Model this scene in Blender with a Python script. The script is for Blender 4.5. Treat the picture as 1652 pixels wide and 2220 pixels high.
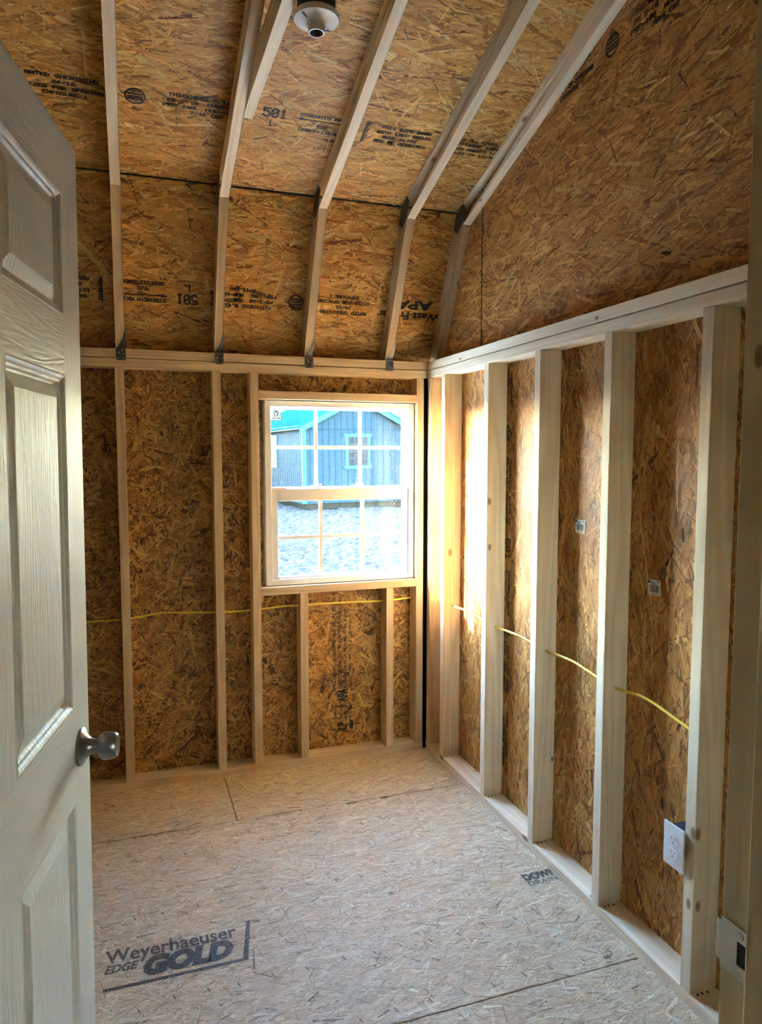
import bpy, bmesh, math, random
import numpy as np
from mathutils import Vector, Matrix, Euler, noise as mnoise

scene = bpy.context.scene
for o in list(bpy.data.objects):
    bpy.data.objects.remove(o, do_unlink=True)
COL = scene.collection
R = math.radians

# ------------------------------------------------------------------ camera
cd = bpy.data.cameras.new('camera')
cd.sensor_fit = 'VERTICAL'
cd.sensor_height = 36.0
cd.lens = 36.0 * 1569.0 / 2220.0
cd.clip_start = 0.02
cd.clip_end = 500
cam = bpy.data.objects.new('camera', cd)
COL.objects.link(cam)
cam.location = (-1.406, -3.344, 1.507)
cam.rotation_euler = (R(90 - 4.54), 0, R(-19.15))
scene.camera = cam

# ------------------------------------------------------------------ light
SUN_TO = Vector((1.88, -1.0, -0.65)).normalized()          # the way the sunlight travels
w = bpy.data.worlds.new('world')
scene.world = w
w.use_nodes = True
wn = w.node_tree.nodes
wl = w.node_tree.links
wn.clear()
sky = wn.new('ShaderNodeTexSky')
sky.sky_type = 'NISHITA'
sky.sun_disc = False
sky.sun_elevation = R(17)
sky.sun_rotation = math.atan2(-SUN_TO.x, -SUN_TO.y)
sky.air_density = 1.0
sky.dust_density = 0.25
sky.ozone_density = 1.4
bg = wn.new('ShaderNodeBackground')
bg.inputs['Strength'].default_value = 0.85
wo = wn.new('ShaderNodeOutputWorld')
wl.new(sky.outputs[0], bg.inputs['Color'])
wl.new(bg.outputs[0], wo.inputs['Surface'])

sd = bpy.data.lights.new('sun', 'SUN')
sd.energy = 2.7
sd.angle = R(0.6)
sd.color = (1.0, 0.86, 0.68)
sun = bpy.data.objects.new('sun', sd)
COL.objects.link(sun)
sun.rotation_euler = SUN_TO.to_track_quat('-Z', 'Y').to_euler()
sun.location = (-20, 12, 9)

vs = scene.view_settings
vs.view_transform = 'Standard'
vs.look = 'None'
vs.gamma = 1.0
vs.use_curve_mapping = False
vs.exposure = 4.92
scene.cycles.max_bounces = 8
scene.cycles.diffuse_bounces = 5
scene.cycles.glossy_bounces = 2
scene.cycles.use_adaptive_sampling = True
scene.cycles.adaptive_threshold = 0.12
scene.cycles.adaptive_min_samples = 16
scene.cycles.use_light_tree = False
scene.cycles.transparent_max_bounces = 12
scene.cycles.sample_clamp_indirect = 6.0
scene.cycles.caustics_reflective = False
scene.cycles.caustics_refractive = False

# ------------------------------------------------------------------ helpers
def tag(o, label=None, cat=None, group=None, kind=None):
    if label: o['label'] = label
    if cat: o['category'] = cat
    if group: o['group'] = group
    if kind: o['kind'] = kind
    return o

def empty(name, loc=(0, 0, 0), parent=None):
    o = bpy.data.objects.new(name, None)
    o.empty_display_size = 0.1
    COL.objects.link(o)
    o.location = loc
    if parent:
        o.parent = parent
    return o

def link(name, me, mat=None, parent=None, M=None):
    o = bpy.data.objects.new(name, me)
    COL.objects.link(o)
    if mat and not me.materials:
        me.materials.append(mat)
    if parent is not None:
        o.parent = parent
    if M is not None:
        o.matrix_local = M
    return o

def finish(name, bm, mat=None, parent=None, M=None, smooth=False):
    me = bpy.data.meshes.new(name)
    bmesh.ops.recalc_face_normals(bm, faces=bm.faces[:])
    if smooth:
        for f in bm.faces: f.smooth = True
    bm.to_mesh(me)
    bm.free()
    return link(name, me, mat, parent, M)

def add_box(bm, x0, x1, y0, y1, z0, z1, bev=0.0):
    r = bmesh.ops.create_cube(bm, size=1.0)
    vs_ = r['verts']
    for v in vs_:
        v.co = Vector(((x0 + x1) / 2 + v.co.x * (x1 - x0), (y0 + y1) / 2 + v.co.y * (y1 - y0), (z0 + z1) / 2 + v.co.z * (z1 - z0)))
    if bev > 0:
        es = list({e for v in vs_ for e in v.link_edges})
        bmesh.ops.bevel(bm, geom=es, offset=bev, segments=2, profile=0.6, affect='EDGES')
    return vs_

def box(name, x0, x1, y0, y1, z0, z1, mat, parent=None, bev=0.0, M=None):
    bm = bmesh.new()
    add_box(bm, x0, x1, y0, y1, z0, z1, bev)
    return finish(name, bm, mat, parent, M)

def prism(name, pts, z0, z1, mat, parent=None, M=None, bev=0.0):
    """polygon in local XY pulled from z0 to z1"""
    bm = bmesh.new()
    lo = [bm.verts.new((p[0], p[1], z0)) for p in pts]
    hi = [bm.verts.new((p[0], p[1], z1)) for p in pts]
    bm.faces.new(lo[::-1]); bm.faces.new(hi)
    n = len(pts)
    for i in range(n):
        bm.faces.new((lo[i], lo[(i + 1) % n], hi[(i + 1) % n], hi[i]))
    if bev > 0:
        bmesh.ops.recalc_face_normals(bm, faces=bm.faces[:])
        bmesh.ops.bevel(bm, geom=bm.edges[:], offset=bev, segments=2, profile=0.6, affect='EDGES')
    return finish(name, bm, mat, parent, M)

def lathe_bm(bm, prof, n=32, axis='Z', base=(0, 0, 0), cap=True):
    """profile [(r, h)] turned about the axis"""
    rings = []
    for r, h in prof:
        ring = []
        for i in range(n):
            a = 2 * math.pi * i / n
            c, s = r * math.cos(a), r * math.sin(a)
            p = (c, s, h) if axis == 'Z' else ((h, c, s) if axis == 'X' else (c, h, s))
            ring.append(bm.verts.new(Vector(p) + Vector(base)))
        rings.append(ring)
    for a, b in zip(rings[:-1], rings[1:]):
        for i in range(n):
            bm.faces.new((a[i], a[(i + 1) % n], b[(i + 1) % n], b[i]))
    if cap:
        bm.faces.new(rings[0][::-1]); bm.faces.new(rings[-1])

def lathe(name, prof, mat, parent=None, n=32, axis='Z', base=(0, 0, 0), M=None, smooth=True, cap=True):
    bm = bmesh.new()
    lathe_bm(bm, prof, n, axis, base, cap)
    o = finish(name, bm, mat, parent, M, smooth)
    if smooth:
        m = o.modifiers.new('split', 'EDGE_SPLIT'); m.split_angle = R(38)
    return o

def frame_matrix(origin, xaxis, yaxis):
    x = Vector(xaxis).normalized(); y = Vector(yaxis).normalized(); z = x.cross(y).normalized(); y = z.cross(x)
    M = Matrix((x, y, z)).transposed().to_4x4()
    M.translation = Vector(origin)
    return M

# ------------------------------------------------------------------ materials
def mat_new(name):
    m = bpy.data.materials.new(name)
    m.use_nodes = True
    nt = m.node_tree
    b = nt.nodes['Principled BSDF']
    return m, nt, b

def plain(name, col, rough=0.5, metal=0.0, spec=0.5, noise_amt=0.0, noise_scale=20.0):
    m, nt, b = mat_new(name)
    b.inputs['Base Color'].default_value = (*col, 1)
    b.inputs['Roughness'].default_value = rough
    b.inputs['Metallic'].default_value = metal
    b.inputs['Specular IOR Level'].default_value = spec
    if noise_amt > 0:
        tc = nt.nodes.new('ShaderNodeTexCoord')
        nz = nt.nodes.new('ShaderNodeTexNoise'); nz.inputs['Scale'].default_value = noise_scale; nz.inputs['Detail'].default_value = 4
        nt.links.new(tc.outputs['Object'], nz.inputs['Vector'])
        mp = nt.nodes.new('ShaderNodeMapRange'); mp.inputs['To Min'].default_value = 1 - noise_amt; mp.inputs['To Max'].default_value = 1 + noise_amt
        mp.inputs['From Min'].default_value = 0.3; mp.inputs['From Max'].default_value = 0.7
        nt.links.new(nz.outputs['Fac'], mp.inputs['Value'])
        mx = nt.nodes.new('ShaderNodeVectorMath'); mx.operation = 'SCALE'; mx.inputs[0].default_value = col
        nt.links.new(mp.outputs[0], mx.inputs['Scale'])
        nt.links.new(mx.outputs[0], b.inputs['Base Color'])
    return m

def lumber_mat(name, light=(0.84, 0.67, 0.44), dark=(0.60, 0.41, 0.23), rough=0.62):
    m, nt, b = mat_new(name)
    N, L = nt.nodes, nt.links
    tc = N.new('ShaderNodeTexCoord'); oi = N.new('ShaderNodeObjectInfo')
    off = N.new('ShaderNodeVectorMath'); off.operation = 'MULTIPLY_ADD'
    comb = N.new('ShaderNodeCombineXYZ')
    rs = N.new('ShaderNodeMath'); rs.operation = 'MULTIPLY'; rs.inputs[1].default_value = 37.0
    L.new(oi.outputs['Random'], rs.inputs[0])
    for i in range(3): L.new(rs.outputs[0], comb.inputs[i])
    add = N.new('ShaderNodeVectorMath'); add.operation = 'ADD'
    L.new(tc.outputs['Object'], add.inputs[0]); L.new(comb.outputs[0], add.inputs[1])
    # growth rings seen along the board: stretched noise, folded
    mp = N.new('ShaderNodeMapping'); mp.inputs['Scale'].default_value = (0.55, 9, 9)
    L.new(add.outputs[0], mp.inputs[0])
    nz = N.new('ShaderNodeTexNoise'); nz.inputs['Scale'].default_value = 1.0; nz.inputs['Detail'].default_value = 2
    L.new(mp.outputs[0], nz.inputs['Vector'])
    ml = N.new('ShaderNodeMath'); ml.operation = 'MULTIPLY'; ml.inputs[1].default_value = 60
    sn = N.new('ShaderNodeMath'); sn.operation = 'SINE'
    L.new(nz.outputs['Fac'], ml.inputs[0]); L.new(ml.outputs[0], sn.inputs[0])
    mr = N.new('ShaderNodeMapRange'); mr.inputs['From Min'].default_value = -1; mr.inputs['To Min'].default_value = 0; mr.inputs['To Max'].default_value = 0.5
    L.new(sn.outputs[0], mr.inputs['Value'])
    mp2 = N.new('ShaderNodeMapping'); mp2.inputs['Scale'].default_value = (7, 330, 330)
    L.new(add.outputs[0], mp2.inputs[0])
    n2 = N.new('ShaderNodeTexNoise'); n2.inputs['Scale'].default_value = 1.0; n2.inputs['Detail'].default_value = 1
    L.new(mp2.outputs[0], n2.inputs['Vector'])
    a1 = N.new('ShaderNodeMath'); a1.operation = 'MULTIPLY_ADD'; a1.inputs[1].default_value = 0.45
    L.new(n2.outputs['Fac'], a1.inputs[0]); L.new(mr.outputs[0], a1.inputs[2])
    a2 = N.new('ShaderNodeMath'); a2.operation = 'SUBTRACT'; a2.inputs[1].default_value = 0.12; a2.use_clamp = True
    L.new(a1.outputs[0], a2.inputs[0])
    cm = N.new('ShaderNodeMix'); cm.data_type = 'RGBA'
    cm.inputs['A'].default_value = (*light, 1); cm.inputs['B'].default_value = (*dark, 1)
    L.new(a2.outputs[0], cm.inputs['Factor'])
    # knots: rare cells along the board
    sx_ = N.new('ShaderNodeSeparateXYZ'); L.new(add.outputs[0], sx_.inputs[0])
    yz = N.new('ShaderNodeMath'); yz.operation = 'ADD'; L.new(sx_.outputs[1], yz.inputs[0]); L.new(sx_.outputs[2], yz.inputs[1])
    kx = N.new('ShaderNodeMath'); kx.operation = 'MULTIPLY'; kx.inputs[1].default_value = 5.0; L.new(sx_.outputs[0], kx.inputs[0])
    kyy = N.new('ShaderNodeMath'); kyy.operation = 'MULTIPLY'; kyy.inputs[1].default_value = 9.5; L.new(yz.outputs[0], kyy.inputs[0])
    cb3 = N.new('ShaderNodeCombineXYZ'); L.new(kx.outputs[0], cb3.inputs[0]); L.new(kyy.outputs[0], cb3.inputs[1])
    vo = N.new('ShaderNodeTexVoronoi'); vo.voronoi_dimensions = '2D'; vo.inputs['Scale'].default_value = 1.0
    L.new(cb3.outputs[0], vo.inputs['Vector'])
    sep = N.new('ShaderNodeSeparateColor'); L.new(vo.outputs['Color'], sep.inputs[0])
    gt = N.new('ShaderNodeMath'); gt.operation = 'GREATER_THAN'; gt.inputs[1].default_value = 0.89
    L.new(sep.outputs[0], gt.inputs[0])
    kr = N.new('ShaderNodeValToRGB')
    kr.color_ramp.elements[0].position = 0.0; kr.color_ramp.elements[0].color = (1, 1, 1, 1)
    kr.color_ramp.elements[1].position = 0.13; kr.color_ramp.elements[1].color = (0, 0, 0, 1)
    e = kr.color_ramp.elements.new(0.05); e.color = (0.75, 0.75, 0.75, 1)
    e = kr.color_ramp.elements.new(0.085); e.color = (0.8, 0.8, 0.8, 1)
    e = kr.color_ramp.elements.new(0.10); e.color = (0.25, 0.25, 0.25, 1)
    ks = N.new('ShaderNodeMapRange'); ks.inputs['To Min'].default_value = 0.9; ks.inputs['To Max'].default_value = 2.6
    L.new(sep.outputs[1], ks.inputs['Value'])
    kd = N.new('ShaderNodeMath'); kd.operation = 'MULTIPLY'; L.new(vo.outputs['Distance'], kd.inputs[0]); L.new(ks.outputs[0], kd.inputs[1])
    L.new(kd.outputs[0], kr.inputs[0])
    km = N.new('ShaderNodeMath'); km.operation = 'MULTIPLY'
    L.new(kr.outputs[0], km.inputs[0]); L.new(gt.outputs[0], km.inputs[1])
    c2 = N.new('ShaderNodeMix'); c2.data_type = 'RGBA'
    c2.inputs['B'].default_value = (0.27, 0.13, 0.055, 1)
    L.new(cm.outputs['Result'], c2.inputs['A']); L.new(km.outputs[0], c2.inputs['Factor'])
    # tone differs from board to board
    hv = N.new('ShaderNodeMapRange'); hv.inputs['To Min'].default_value = 0.86; hv.inputs['To Max'].default_value = 1.06
    L.new(oi.outputs['Random'], hv.inputs['Value'])
    sc = N.new('ShaderNodeVectorMath'); sc.operation = 'SCALE'
    L.new(c2.outputs['Result'], sc.inputs[0]); L.new(hv.outputs[0], sc.inputs['Scale'])
    L.new(sc.outputs[0], b.inputs['Base Color'])
    b.inputs['Roughness'].default_value = rough
    b.inputs['Specular IOR Level'].default_value = 0.35
    return m

def strand_mat(name, rough=0.55, spec=0.4):
    m, nt, b = mat_new(name)
    N, L = nt.nodes, nt.links
    at = N.new('ShaderNodeAttribute'); at.attribute_name = 'Col'
    uv = N.new('ShaderNodeUVMap')
    mp = N.new('ShaderNodeMapping'); mp.inputs['Scale'].default_value = (14, 620, 1)
    L.new(uv.outputs[0], mp.inputs[0])
    nz = N.new('ShaderNodeTexNoise'); nz.noise_dimensions = '2D'; nz.inputs['Scale'].default_value = 1.0; nz.inputs['Detail'].default_value = 2
    L.new(mp.outputs[0], nz.inputs['Vector'])
    mr = N.new('ShaderNodeMapRange'); mr.inputs['From Min'].default_value = 0.28; mr.inputs['From Max'].default_value = 0.72
    mr.inputs['To Min'].default_value = 0.66; mr.inputs['To Max'].default_value = 1.2
    L.new(nz.outputs['Fac'], mr.inputs['Value'])
    sc = N.new('ShaderNodeVectorMath'); sc.operation = 'SCALE'
    L.new(at.outputs['Color'], sc.inputs[0]); L.new(mr.outputs[0], sc.inputs['Scale'])
    L.new(sc.outputs[0], b.inputs['Base Color'])
    b.inputs['Roughness'].default_value = rough
    b.inputs['Specular IOR Level'].default_value = spec
    return m

def osb_plain(name, cols):
    """pressed strand board seen from far off: layered oriented cells"""
    m, nt, b = mat_new(name)
    N, L = nt.nodes, nt.links
    tc = N.new('ShaderNodeTexCoord')
    prev = None
    for i, ang in enumerate((10, -35, 70, 25)):
        mp = N.new('ShaderNodeMapping'); mp.inputs['Rotation'].default_value = (0, 0, R(ang)); mp.inputs['Scale'].default_value = (14, 75, 14)
        mp.inputs['Location'].default_value = (i * 3.7, i * 1.9, 0)
        L.new(tc.outputs['Object'], mp.inputs[0])
        vo = N.new('ShaderNodeTexVoronoi'); vo.distance = 'CHEBYCHEV'; vo.inputs['Scale'].default_value = 1.0
        L.new(mp.outputs[0], vo.inputs['Vector'])
        se = N.new('ShaderNodeSeparateColor'); L.new(vo.outputs['Color'], se.inputs[0])
        cr = N.new('ShaderNodeValToRGB')
        for k, c in enumerate(cols):
            e = cr.color_ramp.elements[k] if k < 2 else cr.color_ramp.elements.new(0.5)
            e.color = (*c, 1)
        for k in range(len(cols)): cr.color_ramp.elements[k].position = k / (len(cols) - 1)
        L.new(se.outputs[0], cr.inputs[0])
        if prev is None:
            prev = cr.outputs[0]
        else:
            gt = N.new('ShaderNodeMath'); gt.operation = 'GREATER_THAN'; gt.inputs[1].default_value = 0.55
            L.new(se.outputs[1], gt.inputs[0])
            mx = N.new('ShaderNodeMix'); mx.data_type = 'RGBA'
            L.new(gt.outputs[0], mx.inputs['Factor']); L.new(prev, mx.inputs['A']); L.new(cr.outputs[0], mx.inputs['B'])
            prev = mx.outputs['Result']
    L.new(prev, b.inputs['Base Color'])
    b.inputs['Roughness'].default_value = 0.7
    return m

def ink_mat(name, col=(0.012, 0.012, 0.014), wear=0.42, scale=260):
    """ink print with worn spots where the wood shows through"""
    m, nt, b = mat_new(name)
    N, L = nt.nodes, nt.links
    b.inputs['Base Color'].default_value = (*col, 1); b.inputs['Roughness'].default_value = 0.6
    tc = N.new('ShaderNodeTexCoord')
    nz = N.new('ShaderNodeTexNoise'); nz.inputs['Scale'].default_value = scale; nz.inputs['Detail'].default_value = 2
    L.new(tc.outputs['Object'], nz.inputs['Vector'])
    gt = N.new('ShaderNodeMath'); gt.operation = 'GREATER_THAN'; gt.inputs[1].default_value = wear
    L.new(nz.outputs['Fac'], gt.inputs[0]); L.new(gt.outputs[0], b.inputs['Alpha'])
    return m

def glass_mat(name):
    m, nt, b = mat_new(name)
    N, L = nt.nodes, nt.links
    out = N['Material Output']
    N.remove(b)
    tr = N.new('ShaderNodeBsdfTransparent'); tr.inputs[0].default_value = (0.93, 0.97, 0.98, 1)
    gl = N.new('ShaderNodeBsdfGlossy'); gl.inputs['Roughness'].default_value = 0.02
    df = N.new('ShaderNodeBsdfDiffuse'); df.inputs[0].default_value = (0.8, 0.85, 0.9, 1)
    lw_ = N.new('ShaderNodeLayerWeight'); lw_.inputs[0].default_value = 0.5
    pw_ = N.new('ShaderNodeMath'); pw_.operation = 'POWER'; pw_.inputs[1].default_value = 4.0
    L.new(lw_.outputs['Facing'], pw_.inputs[0])
    fr = N.new('ShaderNodeMath'); fr.operation = 'MULTIPLY_ADD'; fr.inputs[1].default_value = 0.7; fr.inputs[2].default_value = 0.035
    L.new(pw_.outputs[0], fr.inputs[0])
    m1 = N.new('ShaderNodeMixShader'); L.new(fr.outputs[0], m1.inputs[0]); L.new(tr.outputs[0], m1.inputs[1]); L.new(gl.outputs[0], m1.inputs[2])
    tc = N.new('ShaderNodeTexCoord')
    nz = N.new('ShaderNodeTexNoise'); nz.inputs['Scale'].default_value = 220; nz.inputs['Detail'].default_value = 1
    n2 = N.new('ShaderNodeTexNoise'); n2.inputs['Scale'].default_value = 7; n2.inputs['Detail'].default_value = 1
    L.new(tc.outputs['Object'], nz.inputs['Vector']); L.new(tc.outputs['Object'], n2.inputs['Vector'])
    mr = N.new('ShaderNodeMapRange'); mr.inputs['From Min'].default_value = 0.70; mr.inputs['From Max'].default_value = 0.76; mr.inputs['To Min'].default_value = 0.003; mr.inputs['To Max'].default_value = 0.35
    L.new(nz.outputs['Fac'], mr.inputs['Value'])
    m2 = N.new('ShaderNodeMixShader'); L.new(mr.outputs[0], m2.inputs[0]); L.new(m1.outputs[0], m2.inputs[1]); L.new(df.outputs[0], m2.inputs[2])
    L.new(m2.outputs[0], out.inputs['Surface'])
    return m

MAT = {}
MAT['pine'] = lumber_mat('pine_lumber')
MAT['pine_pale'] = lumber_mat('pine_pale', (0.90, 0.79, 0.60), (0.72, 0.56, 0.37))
MAT['jamb'] = lumber_mat('jamb_pine', (0.82, 0.66, 0.42), (0.66, 0.48, 0.27), 0.5)
MAT['strand'] = strand_mat('roof_and_wall_strands')
MAT['strand_floor'] = strand_mat('floor_strands', 0.6, 0.35)
MAT['osb'] = plain('strand_board_core', (0.36, 0.20, 0.075), 0.8, noise_amt=0.3, noise_scale=60)
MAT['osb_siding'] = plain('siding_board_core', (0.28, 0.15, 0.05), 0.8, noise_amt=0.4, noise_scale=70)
MAT['osb_floor'] = plain('floor_board_core', (0.60, 0.45, 0.28), 0.8, noise_amt=0.25, noise_scale=80)
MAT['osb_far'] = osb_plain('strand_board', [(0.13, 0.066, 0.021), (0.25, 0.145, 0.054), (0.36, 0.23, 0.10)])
MAT['osb_far_floor'] = osb_plain('strand_board_floor', [(0.36, 0.24, 0.14), (0.50, 0.36, 0.22), (0.62, 0.48, 0.32)])
MAT['ink'] = ink_mat('stamp_ink', wear=0.36)
MAT['ink_worn'] = ink_mat('stamp_ink_worn', wear=0.47, scale=330)
MAT['ink_floor'] = ink_mat('floor_ink', (0.035, 0.034, 0.034), wear=0.43, scale=420)
MAT['seam'] = plain('seam_sealant', (0.02, 0.05, 0.035), 0.7)
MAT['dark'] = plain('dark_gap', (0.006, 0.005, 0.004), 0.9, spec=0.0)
MAT['vinyl'] = plain('white_vinyl', (0.80, 0.81, 0.80), 0.35)
MAT['glass'] = glass_mat('window_glass')
MAT['door'] = None
MAT['steel'] = plain('satin_nickel', (0.27, 0.255, 0.23), 0.30, 1.0)
MAT['zinc'] = plain('galvanised_steel', (0.19, 0.18, 0.165), 0.42, 0.9, noise_amt=0.35, noise_scale=60)
MAT['nail'] = plain('bright_nail', (0.75, 0.66, 0.48), 0.3, 1.0)
MAT['plate'] = None
MAT['cable'] = plain('yellow_cable', (0.86, 0.66, 0.10), 0.25)
MAT['white'] = plain('white_plastic', (0.82, 0.82, 0.83), 0.32)
MAT['white_worn'] = plain('white_paper', (0.80, 0.78, 0.72), 0.6)
MAT['black'] = plain('black_plastic', (0.012, 0.012, 0.014), 0.45)
MAT['blue_box'] = plain('blue_box_plastic', (0.012, 0.02, 0.036), 0.45)
MAT['porcelain'] = plain('lampholder_plastic', (0.74, 0.70, 0.67), 0.3)
MAT['shell'] = plain('socket_shell', (0.5, 0.5, 0.47), 0.35, 0.85)
MAT['slot'] = plain('slot_shadow', (0.09, 0.085, 0.08), 0.7)
MAT['printblack'] = plain('print_black', (0.02, 0.02, 0.02), 0.6)

def door_paint():
    m, nt, b = mat_new('door_paint')
    N, L = nt.nodes, nt.links
    b.inputs['Base Color'].default_value = (0.56, 0.53, 0.455, 1)
    b.inputs['Roughness'].default_value = 0.48
    b.inputs['Specular IOR Level'].default_value = 0.35
    tc = N.new('ShaderNodeTexCoord'); at = N.new('ShaderNodeAttribute'); at.attribute_name = 'grain_dir'
    mpv = N.new('ShaderNodeMapping'); mpv.inputs['Scale'].default_value = (1, 48, 3.2)
    mph = N.new('ShaderNodeMapping'); mph.inputs['Scale'].default_value = (1, 4, 60)
    L.new(tc.outputs['Object'], mpv.inputs[0]); L.new(tc.outputs['Object'], mph.inputs[0])
    mv = N.new('ShaderNodeMix'); mv.data_type = 'VECTOR'
    L.new(at.outputs['Fac'], mv.inputs['Factor']); L.new(mpv.outputs[0], mv.inputs['A']); L.new(mph.outputs[0], mv.inputs['B'])
    nz = N.new('ShaderNodeTexNoise'); nz.inputs['Scale'].default_value = 1.0; nz.inputs['Detail'].default_value = 1; nz.inputs['Distortion'].default_value = 0.3
    L.new(mv.outputs['Result'], nz.inputs['Vector'])
    ml = N.new('ShaderNodeMath'); ml.operation = 'MULTIPLY'; ml.inputs[1].default_value = 42
    sn = N.new('ShaderNodeMath'); sn.operation = 'SINE'
    L.new(nz.outputs['Fac'], ml.inputs[0]); L.new(ml.outputs[0], sn.inputs[0])
    bp = N.new('ShaderNodeBump'); bp.inputs['Strength'].default_value = 0.2; bp.inputs['Distance'].default_value = 0.0012
    L.new(sn.outputs[0], bp.inputs['Height']); L.new(bp.outputs[0], b.inputs['Normal'])
    return m
MAT['door'] = door_paint()

def truss_plate():
    m, nt, b = mat_new('punched_nail_plate')
    N, L = nt.nodes, nt.links
    tc = N.new('ShaderNodeTexCoord')
    mp = N.new('ShaderNodeMapping'); mp.inputs['Scale'].default_value = (90, 160, 160)
    L.new(tc.outputs['Object'], mp.inputs[0])
    vo = N.new('ShaderNodeTexVoronoi'); vo.inputs['Scale'].default_value = 1; vo.inputs['Randomness'].default_value = 0.15
    L.new(mp.outputs[0], vo.inputs['Vector'])
    cr = N.new('ShaderNodeValToRGB'); cr.color_ramp.elements[0].position = 0.25; cr.color_ramp.elements[0].color = (0.03, 0.022, 0.015, 1)
    cr.color_ramp.elements[1].position = 0.42; cr.color_ramp.elements[1].color = (0.17, 0.14, 0.11, 1)
    L.new(vo.outputs['Distance'], cr.inputs[0]); L.new(cr.outputs[0], b.inputs['Base Color'])
    b.inputs['Roughness'].default_value = 0.5; b.inputs['Metallic'].default_value = 0.6
    return m
MAT['plate'] = truss_plate()

# ------------------------------------------------------------------ strands of the pressed boards
PAL_ROOF = [(0.36, (0.717, 0.377, 0.095)), (0.24, (0.845, 0.49, 0.147)), (0.2, (0.577, 0.27, 0.057)), (0.08, (0.385, 0.162, 0.034)), (0.09, (0.85, 0.623, 0.237)), (0.03, (0.192, 0.071, 0.019))]
PAL_WALL = [(0.36, (0.594, 0.283, 0.069)), (0.22, (0.689, 0.363, 0.105)), (0.23, (0.475, 0.198, 0.042)), (0.11, (0.309, 0.118, 0.025)), (0.06, (0.784, 0.47, 0.168)), (0.02, (0.143, 0.053, 0.015))]
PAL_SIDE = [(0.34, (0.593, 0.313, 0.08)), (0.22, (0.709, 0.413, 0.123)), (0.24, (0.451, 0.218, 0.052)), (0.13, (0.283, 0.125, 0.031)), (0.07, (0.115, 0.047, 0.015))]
PAL_FLOOR = [(0.36, (0.74, 0.585, 0.385)), (0.27, (0.82, 0.69, 0.50)), (0.22, (0.65, 0.485, 0.30)), (0.05, (0.55, 0.385, 0.22)), (0.09, (0.84, 0.755, 0.60)), (0.01, (0.24, 0.18, 0.13))]

def in_poly(u, v, poly):
    inside = np.zeros(len(u), bool)
    j = len(poly) - 1
    for i in range(len(poly)):
        xi, yi = poly[i]; xj, yj = poly[j]
        c = ((yi > v) != (yj > v)) & (u < (xj - xi) * (v - yi) / (yj - yi + 1e-12) + xi)
        inside ^= c
        j = i
    return inside

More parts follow.
